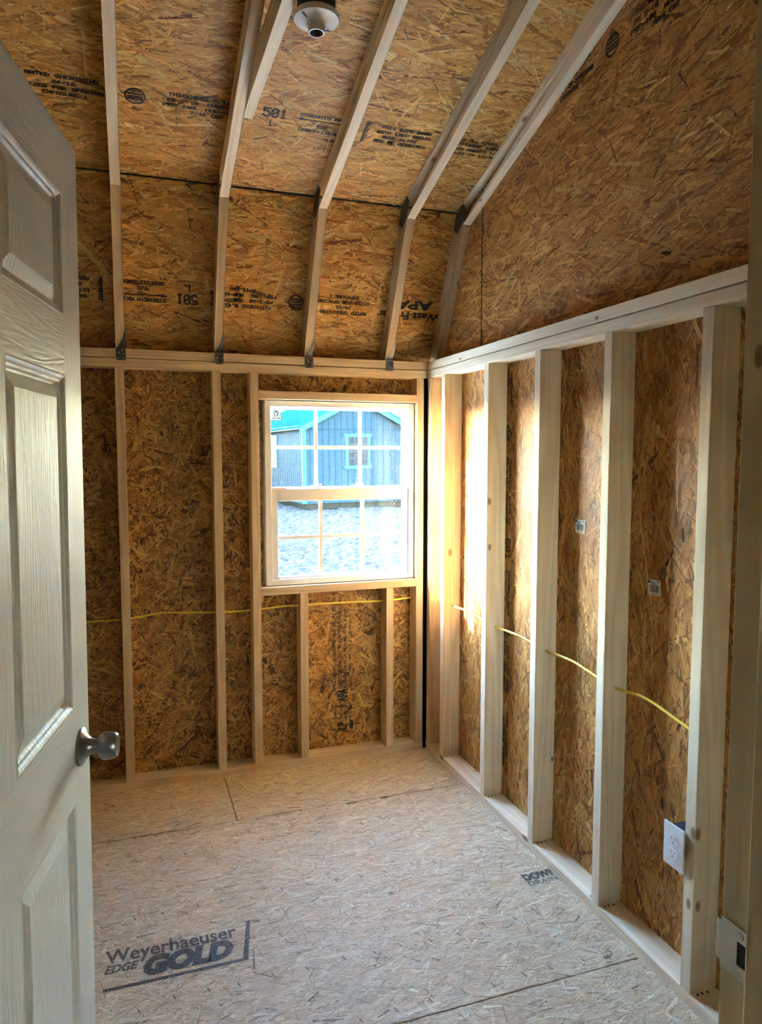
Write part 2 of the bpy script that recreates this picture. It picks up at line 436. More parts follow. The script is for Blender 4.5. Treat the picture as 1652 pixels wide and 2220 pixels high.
def strands(panel, rects, kinds, pal, mat, seed, sigma=24, uniform=0.15, along=0.0, cover=4.5, poly=None, tilt=5.0, clip=None, dark=0.40):
    """thin wood strands pressed onto the face of a board; kinds = [(share, mean length, mean width)]"""
    rng = np.random.default_rng(seed)
    allv, allc, alluv = [], [], []
    for (u0, v0, u1, v1) in rects:
        area = abs((u1 - u0) * (v1 - v0))
        for ki, (share, ln, wd) in enumerate(kinds):
            n = int(area * cover * share / (ln * wd * 0.72))
            if n < 1: continue
            L_ = ln * np.clip(rng.lognormal(0, 0.35, n), 0.35, 2.0)
            W_ = wd * np.clip(rng.lognormal(0, 0.45, n), 0.3, 2.4)
            cu = rng.uniform(u0, u1, n); cv = rng.uniform(v0, v1, n)
            ang = np.radians(along + rng.normal(0, sigma, n))
            un = rng.random(n) < uniform
            ang[un] = rng.uniform(0, math.pi, un.sum())
            if poly is not None:
                keep = in_poly(cu, cv, poly)
                L_, W_, cu, cv, ang = L_[keep], W_[keep], cu[keep], cv[keep], ang[keep]; n = len(L_)
            ca, sa = np.cos(ang), np.sin(ang)
            h0 = rng.uniform(0.0001, 0.0013, n) + (0.0005 if ki > 0 else 0)
            tl = np.radians(rng.normal(0, tilt, n)); te = np.radians(rng.normal(0, 0.35, n))
            q = np.zeros((n, 4, 3)); uvq = np.zeros((n, 4, 2))
            ro = rng.uniform(0, 50, (n, 1))
            for k, (a, bb) in enumerate(((-.5, -.5), (.5, -.5), (.5, .5), (-.5, .5))):
                x = L_ * (a + rng.normal(0, 0.07, n)); y = W_ * (bb * rng.uniform(0.55, 1.1, n))
                q[:, k, 0] = cu + x * ca - y * sa
                q[:, k, 1] = cv + x * sa + y * ca
                q[:, k, 2] = np.clip(h0 + y * np.sin(tl) + x * np.sin(te), -0.0006, 0.0022)
                uvq[:, k, 0] = x + ro[:, 0]; uvq[:, k, 1] = y + ro[:, 0] * 1.7
            cl = clip or (u0, v0, u1, v1)
            if poly is None:
                q[:, :, 0] = np.clip(q[:, :, 0], cl[0], cl[2]); q[:, :, 1] = np.clip(q[:, :, 1], cl[1], cl[3])
            ws = np.array([p[0] for p in pal]); ws = ws / ws.sum()
            idx = rng.choice(len(pal), n, p=ws)
            base = np.array([p[1] for p in pal])[idx]
            if ki == len(kinds) - 1:
                base = np.where(rng.random((n, 1)) < dark, base * 0.42, base)
            base = base * np.clip(rng.normal(1, 0.10, (n, 1)), 0.7, 1.3)
            c = np.ones((n, 4, 4)); c[:, :, :3] = base[:, None, :]
            allv.append(q); allc.append(c); alluv.append(uvq)
    V = np.concatenate(allv); Cc = np.concatenate(allc); UV = np.concatenate(alluv)
    n = len(V)
    me = bpy.data.meshes.new('strands')
    me.vertices.add(n * 4); me.vertices.foreach_set('co', V.reshape(-1).astype(np.float32))
    me.loops.add(n * 4); me.loops.foreach_set('vertex_index', np.arange(n * 4, dtype=np.int32))
    me.polygons.add(n); me.polygons.foreach_set('loop_start', np.arange(0, n * 4, 4, dtype=np.int32))
    at = me.color_attributes.new('Col', 'FLOAT_COLOR', 'POINT'); at.data.foreach_set('color', Cc.reshape(-1).astype(np.float32))
    ul = me.uv_layers.new(name='UVMap'); ul.data.foreach_set('uv', UV.reshape(-1).astype(np.float32))
    me.update(calc_edges=True); me.validate()
    o = link('strands', me, mat, panel)
    o['kind'] = 'stuff'
    return o

K_ROOF = [(0.45, 0.145, 0.024), (0.35, 0.10, 0.013), (0.20, 0.065, 0.0045)]
K_WALL = [(0.45, 0.145, 0.024), (0.35, 0.10, 0.013), (0.20, 0.065, 0.0045)]
K_SIDE = [(0.36, 0.075, 0.026), (0.36, 0.045, 0.013), (0.28, 0.024, 0.0042)]
K_FLOOR = [(0.34, 0.075, 0.010), (0.42, 0.050, 0.0055), (0.24, 0.034, 0.0024)]

# ------------------------------------------------------------------ lettering
F57 = {' ': (0, 0, 0, 0, 0), '-': (8, 8, 8, 8, 8), '.': (0, 0x60, 0x60, 0, 0), '/': (0x20, 0x10, 8, 4, 2), ':': (0, 0x36, 0x36, 0, 0), '"': (0, 7, 0, 7, 0),
       '0': (0x3E, 0x51, 0x49, 0x45, 0x3E), '1': (0, 0x42, 0x7F, 0x40, 0), '2': (0x42, 0x61, 0x51, 0x49, 0x46), '3': (0x21, 0x41, 0x45, 0x4B, 0x31),
       '4': (0x18, 0x14, 0x12, 0x7F, 0x10), '5': (0x27, 0x45, 0x45, 0x45, 0x39), '6': (0x3C, 0x4A, 0x49, 0x49, 0x30), '7': (1, 0x71, 9, 5, 3),
       '8': (0x36, 0x49, 0x49, 0x49, 0x36), '9': (6, 0x49, 0x49, 0x29, 0x1E), 'A': (0x7E, 0x11, 0x11, 0x11, 0x7E), 'B': (0x7F, 0x49, 0x49, 0x49, 0x36),
       'C': (0x3E, 0x41, 0x41, 0x41, 0x22), 'D': (0x7F, 0x41, 0x41, 0x22, 0x1C), 'E': (0x7F, 0x49, 0x49, 0x49, 0x41), 'F': (0x7F, 9, 9, 9, 1),
       'G': (0x3E, 0x41, 0x49, 0x49, 0x7A), 'H': (0x7F, 8, 8, 8, 0x7F), 'I': (0, 0x41, 0x7F, 0x41, 0), 'J': (0x20, 0x40, 0x41, 0x3F, 1),
       'K': (0x7F, 8, 0x14, 0x22, 0x41), 'L': (0x7F, 0x40, 0x40, 0x40, 0x40), 'M': (0x7F, 2, 0xC, 2, 0x7F), 'N': (0x7F, 4, 8, 0x10, 0x7F),
       'O': (0x3E, 0x41, 0x41, 0x41, 0x3E), 'P': (0x7F, 9, 9, 9, 6), 'Q': (0x3E, 0x41, 0x51, 0x21, 0x5E), 'R': (0x7F, 9, 0x19, 0x29, 0x46),
       'S': (0x46, 0x49, 0x49, 0x49, 0x31), 'T': (1, 1, 0x7F, 1, 1), 'U': (0x3F, 0x40, 0x40, 0x40, 0x3F), 'V': (0x1F, 0x20, 0x40, 0x20, 0x1F),
       'W': (0x3F, 0x40, 0x38, 0x40, 0x3F), 'X': (0x63, 0x14, 8, 0x14, 0x63), 'Y': (7, 8, 0x70, 8, 7), 'Z': (0x61, 0x51, 0x49, 0x45, 0x43)}
INK_H = 0.0026

class Print:
    """flat print on a board face, in the board's own (u, v) frame turned by a 2x2 rotation"""
    def __init__(s, panel, ou, ov, ang=0.0, h=INK_H):
        s.p, s.ou, s.ov, s.a, s.h = panel, ou, ov, R(ang), h
        s.bm = bmesh.new()
    def pt(s, u, v):
        c, n = math.cos(s.a), math.sin(s.a)
        return (s.ou + u * c - v * n, s.ov + u * n + v * c, s.h)
    def quad(s, *ps):
        s.bm.faces.new([s.bm.verts.new(s.pt(*p)) for p in ps])
    def rect(s, u0, v0, u1, v1):
        s.quad((u0, v0), (u1, v0), (u1, v1), (u0, v1))
    def dots(s, txt, u, v, width, height, fat=2.15, vfat=1.75):
        """dot-matrix line filling the width"""
        n = len(txt)
        px = width / (n * 6 - 1); py = height / 7
        for i, ch in enumerate(txt):
            for c, bits in enumerate(F57.get(ch, F57['-'])):
                for r in range(7):
                    if bits >> r & 1:
                        x = u + (i * 6 + c) * px; y = v + height - (r + 1) * py
                        s.rect(x, y, x + px * fat, y + py * vfat)
    def ring(s, cu, cv, ru, rv, t, n=28):
        for i in range(n):
            a, b_ = 2 * math.pi * i / n, 2 * math.pi * (i + 1) / n
            s.quad((cu + ru * math.cos(a), cv + rv * math.sin(a)), (cu + ru * math.cos(b_), cv + rv * math.sin(b_)),
                   (cu + (ru - t) * math.cos(b_), cv + (rv - t) * math.sin(b_)), (cu + (ru - t) * math.cos(a), cv + (rv - t) * math.sin(a)))
    def font(s, txt, u, v, width, height, bold=0.0, shear=0.0, cap=0.73):
        """outline lettering from the built-in typeface, fitted to a box"""
        cu = bpy.data.curves.new('t', 'FONT'); cu.body = txt; cu.offset = bold; cu.shear = shear; cu.resolution_u = 3
        ob = bpy.data.objects.new('t', cu); COL.objects.link(ob)
        dg = bpy.context.evaluated_depsgraph_get()
        me = bpy.data.meshes.new_from_object(ob.evaluated_get(dg))
        co = np.array([vv.co[:] for vv in me.vertices])
        if len(co):
            x0, x1 = co[:, 0].min(), co[:, 0].max()
            vsn = [s.bm.verts.new(s.pt(u + (c[0] - x0) / (x1 - x0) * width, v + c[1] / cap * height)) for c in co]
            for f in me.polygons:
                try: s.bm.faces.new([vsn[k] for k in f.vertices])
                except ValueError: pass
        bpy.data.objects.remove(ob); bpy.data.meshes.remove(me); bpy.data.curves.remove(cu)
    def done(s, mat, name='stamp_lettering'):
        for f in s.bm.faces:
            f.normal_update()
            if f.normal.z < 0: f.normal_flip()
        me = bpy.data.meshes.new(name); s.bm.to_mesh(me); s.bm.free()
        return link(name, me, mat, s.p)

def sheet_stamp(panel, ou, ov, ang, which, mat):
    """the run of grade stamps on a roof or wall sheet; u counts from the start of RATED SHEATHING"""
    for k in which:
        p = Print(panel, ou, ov, ang)
        if k == 'logo':
            p.font('West Fraser', -0.385, 0.058, 0.33, 0.036, bold=0.035)
            p.font('APA', -0.335, 0.002, 0.20, 0.042, bold=0.05)
        elif k == 'rated':
            p.dots('RATED SHEATHING', 0.0, 0.073, 0.225, 0.0145)
            p.dots('24/16', 0.078, 0.048, 0.072, 0.0145)
            p.dots('SIZED FOR SPACING', -0.01, 0.024, 0.25, 0.0145)
            p.dots('EXPOSURE 1', 0.045, 0.0, 0.142, 0.0145)
        elif k == 'seal':
            p.ring(0.343, 0.047, 0.035, 0.036, 0.006)
            for vv in (0.030, 0.041, 0.053): p.rect(0.317, vv, 0.369, vv + 0.008)
            p.dots('APA', 0.325, 0.064, 0.035, 0.010)
        elif k == 'thick':
            p.dots('THICKNESS 0.418 IN', 0.453, 0.073, 0.27, 0.0145)
            p.dots('PS 2-18  SHEATHING', 0.45, 0.048, 0.27, 0.0145)
            p.dots('PRP-108  HUD-UM-40', 0.435, 0.024, 0.29, 0.0145)
            p.dots('7/16 CAT', 0.53, 0.0, 0.115, 0.0145)
        elif k == '501':
            p.dots('501', 0.783, 0.045, 0.088, 0.044, 1.6, 1.35)
            p.rect(0.815, 0.004, 0.822, 0.032); p.rect(0.815, 0.004, 0.842, 0.010)
        elif k == 'axis':
            p.dots('STRENGTH AXIS', 0.917, 0.073, 0.19, 0.0145)
            p.rect(0.925, 0.058, 1.115, 0.063); p.quad((0.905, 0.0605), (0.935, 0.053), (0.935, 0.068), (0.935, 0.0681))
            p.dots('EJE', 0.992, 0.024, 0.042, 0.0145)
            p.dots('DERESISTENCIA', 0.925, 0.0, 0.185, 0.0145)
        elif k == 'mark':
            p.rect(1.173, -0.006, 1.180, 0.098)
            for q in range(9): p.rect(1.180, 0.002 + q * 0.0105, 1.188 + (q % 3) * 0.003, 0.009 + q * 0.0105)
        elif k == 'side':
            p.dots('THIS SIDE DOWN', 1.235, 0.073, 0.205, 0.0145)
            p.dots('ESTE LADO ABAJO', 1.225, 0.048, 0.22, 0.0145)
            p.dots('ROOF CLIPS', 1.255, 0.024, 0.14, 0.0145)
            p.dots('MAY BE REQUIRED', 1.225, 0.0, 0.22, 0.0145)
        elif k == 'space':
            p.dots('SPACE ALL EDGES 1/8', 1.525, 0.073, 0.26, 0.0145)
            p.dots('SEPARAR TODOS', 1.55, 0.048, 0.22, 0.0145)
            p.dots('LOS BORDES 1/8', 1.56, 0.024, 0.20, 0.0145)
            p.dots('5-01-24 13:56', 1.56, 0.0, 0.19, 0.0145)
        p.done(mat)

# ------------------------------------------------------------------ measures of the room
H = 1.961            # top of the wall plates
SW = 0.038; SDp = 0.089
LW = -2.75           # left wall
FY = -2.783          # room face of the partition with the door
RIDGE = -2.35
SLOPE = 0.335
A = Vector((0.015, H)); K = Vector((-0.278, 2.545))                 # inner line of the lower rafters (y, z)
d1 = (K - A).normalized(); n1 = Vector((d1.y, -d1.x))
d2 = Vector((-1, SLOPE)).normalized(); n2 = Vector((d2.y, -d2.x))
if n1.x < 0: n1 = -n1
if n2.y < 0: n2 = -n2
KS = Vector((-0.2149, 2.6177))                                       # knee of the sheathing
RS = KS + d2 * ((RIDGE - KS.x) / d2.x)
RI = K + d2 * ((RIDGE - K.x) / d2.x)
FRONT = 2 * RIDGE                                                    # the far eave, behind the camera

def board(name, p0, p1, width_dir, width, thick, mat, parent, bev=0.0022):
    """length along local X from p0 to p1, width along local Y, thickness along local Z; p0-p1 is the centre line"""
    p0, p1 = Vector(p0), Vector(p1)
    Lh = (p1 - p0).length / 2
    M = frame_matrix((p0 + p1) / 2, p1 - p0, width_dir)
    return box(name, -Lh, Lh, -width / 2, width / 2, -thick / 2, thick / 2, mat, parent, bev, M)

def stud_back(x0, z0, z1, parent, name='stud', mat=None):
    return board(name, (x0 + SW / 2, SDp / 2, z0), (x0 + SW / 2, SDp / 2, z1), (0, 1, 0), SDp, SW, mat or MAT['pine'], parent)

def stud_right(y0, z0, z1, parent, name='stud', mat=None):
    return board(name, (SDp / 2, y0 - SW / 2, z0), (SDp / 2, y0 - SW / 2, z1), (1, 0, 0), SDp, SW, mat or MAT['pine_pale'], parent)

# ------------------------------------------------------------------ floor
floor = tag(empty('floor'), 'pale strand board subfloor sheets with dark seams and printed lettering', 'floor', kind='structure')
def sheet(name, M, u1, v1, mat, parent, gap=0.0012):
    return box(name, gap, u1 - gap, gap, v1 - gap, -0.012, 0.0, mat, parent, 0.0, M)
def floor_sheet(x0, x1, y0, y1, dense, seed):
    M = Matrix.Translation((x0, y0, 0))
    p = sheet('floor_panel', M, x1 - x0, y1 - y0, MAT['osb_floor'] if dense else MAT['osb_far_floor'], floor, 0.0019)
    if dense:
        g = 0.0019
        strands(p, [(max(g, -1.80 - x0), g, x1 - x0 - g, y1 - y0 - g)], K_FLOOR, PAL_FLOOR, MAT['strand_floor'], seed, sigma=22, uniform=0.2, cover=4.2, tilt=4, dark=0.06, clip=(g, g, x1 - x0 - g, y1 - y0 - g))
    return p
floor_sheet(-1.023, 0.0905, -0.433, 0.0905, True, 11)
floor_sheet(LW, -1.023, -0.433, 0.0905, True, 12)
fl_mid = floor_sheet(-2.0, 0.0905, -1.652, -0.433, True, 13)
floor_sheet(LW, -2.0, -1.652, -0.433, False, 14)
floor_sheet(-1.35, 0.0905, -2.87, -1.652, True, 15)
floor_sheet(LW, -1.35, -2.87, -1.652, False, 16)
floor_sheet(LW, 0.0905, FRONT, -2.87, False, 17)
box('subfloor_core', LW - 0.1, 0.1, FRONT - 0.1, 0.1, -0.05, -0.0125, MAT['dark'], floor)
# print on the middle sheet (u = x + 2.0, v = y + 1.652)
U, V_ = 2.0, 1.652
p = Print(fl_mid, U, V_, 0, 0.0026)
p.font('Weyerhaeuser', -1.512, -1.160, 0.387, 0.060, bold=0.022)
p.done(MAT['ink_floor'], 'maker_lettering')
p = Print(fl_mid, U, V_, 0, 0.0026)
p.font('EDGE', -1.514, -1.205, 0.098, 0.034, bold=0.035, shear=0.35)
p.done(MAT['ink_floor'], 'maker_lettering')
p = Print(fl_mid, U, V_, 0, 0.0026)
p.font('GOLD', -1.405, -1.243, 0.262, 0.076, bold=0.075, shear=0.25)
p.done(MAT['ink_floor'], 'maker_lettering')
p = Print(fl_mid, U, V_, 0, 0.0026)
p.quad((-1.514, -1.279), (-1.106, -1.279), (-1.106, -1.266), (-1.514, -1.266))
p.quad((-1.122, -1.266), (-1.106, -1.266), (-1.074, -1.098), (-1.087, -1.098))
p.font('TM', -1.068, -1.112, 0.022, 0.010, bold=0.04)
p.done(MAT['ink_floor'], 'maker_lettering')
p = Print(fl_mid, U, V_, 0, 0.0026)
p.font('DOWN', -0.118, -1.196, 0.135, 0.036, bold=0.06)
p.font('DRAINAGE', -0.118, -1.228, 0.195, 0.025, bold=0.01)
p.done(MAT['ink_floor'], 'maker_lettering')
# nailing tick marks in rows
rng = random.Random(5)
p = Print(fl_mid, U, V_, 0, 0.0026)
for row in (-0.46, -0.62, -0.98, -1.38, -1.62):
    for k in range(18):
        xx = -1.62 + k * 0.0965 + rng.uniform(-.012, .012); yy = row + rng.uniform(-.012, .012)
        p.quad((xx, yy), (xx + 0.004, yy - 0.001), (xx - 0.002, yy + 0.017), (xx - 0.006, yy + 0.017))
p.done(MAT['ink_floor'], 'tick_marks')
p = Print(fl_mid, U, V_, 0, 0.0026)
p.dots('19.2"', -0.56, -0.452, 0.055, 0.012); p.dots('24"', -0.40, -0.452, 0.034, 0.012); p.dots('16"', -0.10, -1.625, 0.034, 0.012)
p.done(MAT['ink_floor'], 'tick_lettering')

# ------------------------------------------------------------------ back wall
wall_b = tag(empty('wall_back'), 'framed back wall of pine studs over dark chip siding with window', 'wall', kind='structure')
WX0, WX1, WZ0, WZ1 = -0.812, -0.056, 0.884, 1.762       # rough opening
Mb = frame_matrix((-1.95, 0.0890, 0.0), (1, 0, 0), (0, 0, 1))     # u = x + 1.95, v = z, face to -y
def back_piece(x0, x1, z0, z1, seed, dense=True):
    M = frame_matrix((x0, SDp, z0), (1, 0, 0), (0, 0, 1))
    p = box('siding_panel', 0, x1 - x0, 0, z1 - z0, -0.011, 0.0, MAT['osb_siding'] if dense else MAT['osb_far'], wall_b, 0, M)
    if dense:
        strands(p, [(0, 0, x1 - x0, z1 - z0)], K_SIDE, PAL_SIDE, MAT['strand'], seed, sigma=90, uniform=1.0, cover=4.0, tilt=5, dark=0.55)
    return p
back_piece(-1.78, WX0, 0.0, H, 21)
side_low = back_piece(WX0, WX1, 0.0, WZ0, 22)
back_piece(WX0, WX1, WZ1, H, 23)
back_piece(WX1, 0.10, 0.0, H, 24)
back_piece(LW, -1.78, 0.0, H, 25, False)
pl = MAT['pine']
board('bottom_plate', (LW, SDp / 2, SW / 2), (-0.018, SDp / 2, SW / 2), (0, 1, 0), SDp, SW, pl, wall_b)
board('top_plate', (LW, SDp / 2, H - 1.5 * SW - 0.003), (-0.004, SDp / 2, H - 1.5 * SW - 0.003), (0, 1, 0), SDp, SW - 0.001, pl, wall_b)
board('top_plate', (LW, SDp / 2, H - 0.5 * SW), (-0.004, SDp / 2, H - 0.5 * SW), (0, 1, 0), SDp, SW, pl, wall_b, 0.0032)
ZT = H - 2 * SW - 0.0035
for x0 in (-1.864, -1.455, -1.046, -0.8765, -0.058):
    stud_back(x0, SW, ZT, wall_b)
board('window_header', (WX0 - 0.026, SDp / 2, WZ1 + SW / 2), (-0.058, SDp / 2, WZ1 + SW / 2), (0, 1, 0), SDp, SW, pl, wall_b)
board('window_sill', (WX0 - 0.026, SDp / 2, WZ0 - SW / 2), (-0.058, SDp / 2, WZ0 - SW / 2), (0, 1, 0), SDp, SW, pl, wall_b)
stud_back(-0.652, SW, WZ0 - SW, wall_b, 'cripple_stud'); stud_back(-0.216, SW, WZ0 - SW, wall_b, 'cripple_stud')
stud_back(-0.252, WZ1 + SW, ZT, wall_b, 'cripple_stud') if False else None
# siding stamp, reading upwards
p = Print(side_low, 0.812 - 0.444, 0.118, 90, 0.0026)     # u runs up, v runs to -x
def line(txt, u, dx, w_, h_, bold=0.024): p.font(txt, u, -(dx + 0.444), w_, h_, bold=bold)
# text baseline lies on the +x side when turned a quarter, so dx is the +x edge of each column
line('RATED SIDING - SHEATHING  16oc  3/8 CAT PRP-108', 0.205, -0.455, 0.475, 0.017)
line('SIZED FOR SPACING  FL-9190  THICKNESS 0.354 in.', 0.215, -0.424, 0.475, 0.017)
line('ESR-1301  PR-N124  HUD-MR-1318d  9.5mm', 0.215, -0.398, 0.40, 0.017)
line('CONF 31381 - CSE-0677 A   SEE PANEL  C-1', 0.225, -0.374, 0.39, 0.012, 0.006)
p.done(MAT['ink'])
p = Print(side_low, 0.812 - 0.444, 0.118, 90, 0.0026)
line('APA', 0.145, -0.396, 0.068, 0.052, 0.045)
p.rect(0.118, -0.038, 0.122, 0.030); p.rect(0.126, -0.038, 0.130, 0.030)
p.done(MAT['ink'])
p = Print(side_low, 0.812 - 0.444, 0.118, 90, 0.0026)
line('128023', 0.06, -0.452, 0.05, 0.014); line('2149  line 2', 0.055, -0.422, 0.08, 0.014); line('Swan Valley, MB', 0.045, -0.396, 0.085, 0.014); line('MADE IN CANADA', 0.045, -0.374, 0.09, 0.013)
p.done(MAT['ink'])
p = Print(side_low, 0.812 - 0.444, 0.118, 90, 0.0026)
line('LP', 0.002, -0.400, 0.038, 0.048, 0.05); p.rect(0.0, -0.079, 0.045, -0.061); p.rect(-0.004, 0.028, 0.040, 0.0295); p.rect(-0.006, -0.044, -0.0045, 0.02)
p.done(MAT['ink'])

# ------------------------------------------------------------------ right wall and gable
wall_r = tag(empty('wall_right'), 'framed gable wall of pale studs and amber strand board at right', 'wall', kind='structure')
def right_piece(y0, y1, z0, z1, seed, dense=True):
    """y0 > y1: u runs to -y, v up, face to -x"""
    M = frame_matrix((SDp, y0, z0), (0, -1, 0), (0, 0, 1))
    p = box('osb_panel', 0, y0 - y1, 0, z1 - z0, -0.011, 0.0, MAT['osb'] if dense else MAT['osb_far'], wall_r, 0, M)
    if dense:
        strands(p, [(0, 0, y0 - y1, z1 - z0)], K_WALL, PAL_WALL, MAT['strand'], seed, sigma=24, uniform=0.15, along=90, cover=3.9, tilt=6)
    return p
rp = right_piece(0.10, -1.02, 0.0, H, 31)
right_piece(-1.02, -2.24, 0.0, H, 32)
right_piece(-2.24, FY, 0.0, H, 33)
right_piece(FY, FRONT - 0.1, 0.0, H, 34, False)
sheet_stamp(rp, 0.10 + 0.600, 1.94, -90, ['rated', 'seal', 'thick', '501', 'axis', 'mark', 'side', 'space'], MAT['ink'])
# gable above the plates: two sheets meeting at a seam
def roof_z(y):
    y = y if y > RIDGE else 2 * RIDGE - y
    if y > KS.x: return H + (y - (A.x + n1.x * 0.089 - (H - (A.y + n1.y * 0.089)) * 0)) * 0 + (KS.y + (y - KS.x) * d1.y / d1.x)
    return KS.y + (y - KS.x) * d2.y / d2.x
def gable_piece(y0, y1, seed, dense=True, extra=()):
    M = frame_matrix((SDp, 0, 0), (0, -1, 0), (0, 0, 1))
    ys = [y0] + [e for e in extra] + [y1]
    pts = [(-y0, H + 0.0005), (-y1, H + 0.0005)] + [(-y, roof_z(y)) for y in reversed(ys)]
    pp = prism('osb_panel', pts, -0.011, 0.0, MAT['osb'] if dense else MAT['osb_far'], wall_r, M)
    if dense:
        us = [q[0] for q in pts]; vv = [q[1] for q in pts]
        o = strands(pp, [(min(us), min(vv), max(us), max(vv))], K_WALL, PAL_WALL, MAT['strand'], seed, sigma=20, uniform=0.17, along=6, cover=3.9, tilt=6, poly=pts)
        me = o.data
        co = np.zeros(len(me.vertices) * 3, np.float32); me.vertices.foreach_get('co', co); co = co.reshape(-1, 3)
        co[:, 0] = np.clip(co[:, 0], -y0 + 0.001, -y1 - 0.001); co[:, 1] = np.maximum(co[:, 1], H + 0.001)
        me.vertices.foreach_set('co', co.reshape(-1)); me.update()
    return pp
gable_piece(0.10, -0.4005, 41, True, (KS.x,))
gp = gable_piece(-0.4025, -2.35, 42)
gable_piece(-2.35, FRONT - 0.1, 43, False, (2 * RIDGE - KS.x,))
box('panel_seam', SDp - 0.003, SDp + 0.0005, -0.4035, -0.3995, H, roof_z(-0.40) - 0.01, MAT['seam'], wall_r)
sheet_stamp(gp, 0.955, 2.765, 0, ['rated', 'seal', 'thick'], MAT['ink'])
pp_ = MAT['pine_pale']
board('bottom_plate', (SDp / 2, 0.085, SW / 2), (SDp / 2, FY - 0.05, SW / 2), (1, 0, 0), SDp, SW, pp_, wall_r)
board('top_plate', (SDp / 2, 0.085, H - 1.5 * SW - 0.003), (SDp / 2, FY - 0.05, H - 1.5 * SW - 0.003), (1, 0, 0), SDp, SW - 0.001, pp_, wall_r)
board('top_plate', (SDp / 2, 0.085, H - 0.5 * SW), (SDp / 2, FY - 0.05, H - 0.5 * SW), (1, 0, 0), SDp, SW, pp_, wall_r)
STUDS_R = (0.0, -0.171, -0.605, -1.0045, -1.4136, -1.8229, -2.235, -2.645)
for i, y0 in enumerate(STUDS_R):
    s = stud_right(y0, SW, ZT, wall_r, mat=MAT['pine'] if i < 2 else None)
    if i < 6:                                        # drilled hole the cable runs through, on the side towards the camera
        lathe('hole', [(0.0095, 0.0), (0.0095, 0.0004)], MAT['dark'], s, 16, 'Z', (0, 0, 0), None, False)
        h = s.children[0]
        loc = s.matrix_local.inverted() @ Vector((0.045, y0 - SW - 0.0002, 0.778))
        h.matrix_local = Matrix.Translation(loc) @ (s.matrix_local.to_3x3().inverted() @ Matrix(((1, 0, 0), (0, 0, 1), (0, -1, 0)))).to_4x4()
# mill stamps on three studs
def stud_stamp(stud, y, z, x, txt):
    p = Print(stud, 0, 0, 0, 0)
    p.dots(txt, 0, 0, 0.048, 0.011)
    p.rect(0, 0.0135, 0.048, 0.0145)
    o = p.done(MAT['ink_worn'], 'mill_stamp')
    o.matrix_local = stud.matrix_local.inverted() @ frame_matrix((x, y - SW - 0.0007, z), (1, 0, 0), (0, 0, 1))
st = [c for c in wall_r.children if c.name.startswith('stud')]
stud_stamp(st[0], 0.0, 1.585, 0.022, '01000')
stud_stamp(st[1], -0.171, 0.285, 0.012, '765X21')
stud_stamp(st[3], -1.0045, 0.305, 0.010, '75X47')
# toe nails at the feet of the studs
bm = bmesh.new()
rng = random.Random(8)
for y0 in STUDS_R[1:6]:
    for xx in (0.018, 0.034, 0.052):
        add_box(bm, xx, xx + 0.005, y0 - SW - 0.010, y0 - SW - 0.003, SW - 0.0005, SW + 0.0006)
finish('nail_mark', bm, MAT['dark'], wall_r)['kind'] = 'stuff'

# near-black box painting shade into the corner gap between the framed walls
box('corner_shade', -0.0185, 0.0875, 0.004, 0.0885, 0.0, ZT, MAT['dark'], wall_b)

# ------------------------------------------------------------------ roof
ceil = tag(empty('ceiling'), 'gambrel roof underside of pale rafters and orange strand board sheets', 'ceiling', kind='structure')
def member(name, pa_i, pb_i, pa_o, pb_o, x0, mat):
    """rafter member from its four profile corners (y, z): inner a, inner b, outer b, outer a; x0 = its low-x side"""
    org = Vector((x0, pa_i.x, pa_i.y)); xd = Vector((0, pb_i.x - pa_i.x, pb_i.y - pa_i.y)).normalized()
    M = frame_matrix(org, xd, Vector((1, 0, 0)).cross(xd) * -1)
    Mi = M.inverted()
    pts = []
    for q in (pa_i, pb_i, pb_o, pa_o):
        l = Mi @ Vector((x0, q.x, q.y)); pts.append((l.x, l.y))
    zc = (Mi @ Vector((x0 + SW, pa_i.x, pa_i.y))).z
    return prism(name, pts, min(0, zc), max(0, zc), mat, ceil, M, 0.0022)
KO = KS                                                   # outer knee of the rafters
AO = A + n1 * 0.0885; AO = AO + d1 * ((H - AO.y) / d1.y)   # outer foot on the plate
RO = RS.copy()
RAFTERS = (-1.857, -1.4475, -1.0335, -0.6205, -0.2205, 0.0505)
raf = []
g = 0.0009
for x0 in RAFTERS:
    lowp = member('rafter', A.copy(), K - d1 * g, KO - d1 * g - n1 * 0.0005, AO - n1 * 0.0005, x0, MAT['pine'])
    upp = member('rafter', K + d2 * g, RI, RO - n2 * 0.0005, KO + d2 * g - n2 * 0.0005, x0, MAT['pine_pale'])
    raf.append((lowp, upp))
    # punched steel plate over the knee, on the side towards the camera's left
    c = (K + KO) / 2
    M = frame_matrix((x0 - 0.0012, c.x, c.y), (0, d1.x + d2.x, d1.y + d2.y), (0, -(d1.y + d2.y), d1.x + d2.x))
    prism('nail_plate', [(-0.068, -0.012), (-0.052, -0.040), (0.062, -0.045), (0.068, 0.022), (0.0, 0.040), (-0.058, 0.030)], -0.0008, 0.0008, MAT['plate'], ceil, M)
# collar tie carrying the lamp
M = frame_matrix((-0.9765, -1.98, 2.700 + SDp / 2), (0, 1, 0), (0, 0, 1))
prism('collar_tie', [(-1.03, -SDp / 2), (1.325, -SDp / 2), (1.325 - 0.20, SDp / 2), (-1.03 + 0.2, SDp / 2)], -SW / 2 + 0.001, SW / 2 - 0.001, MAT['pine_pale'], ceil, M, 0.002)
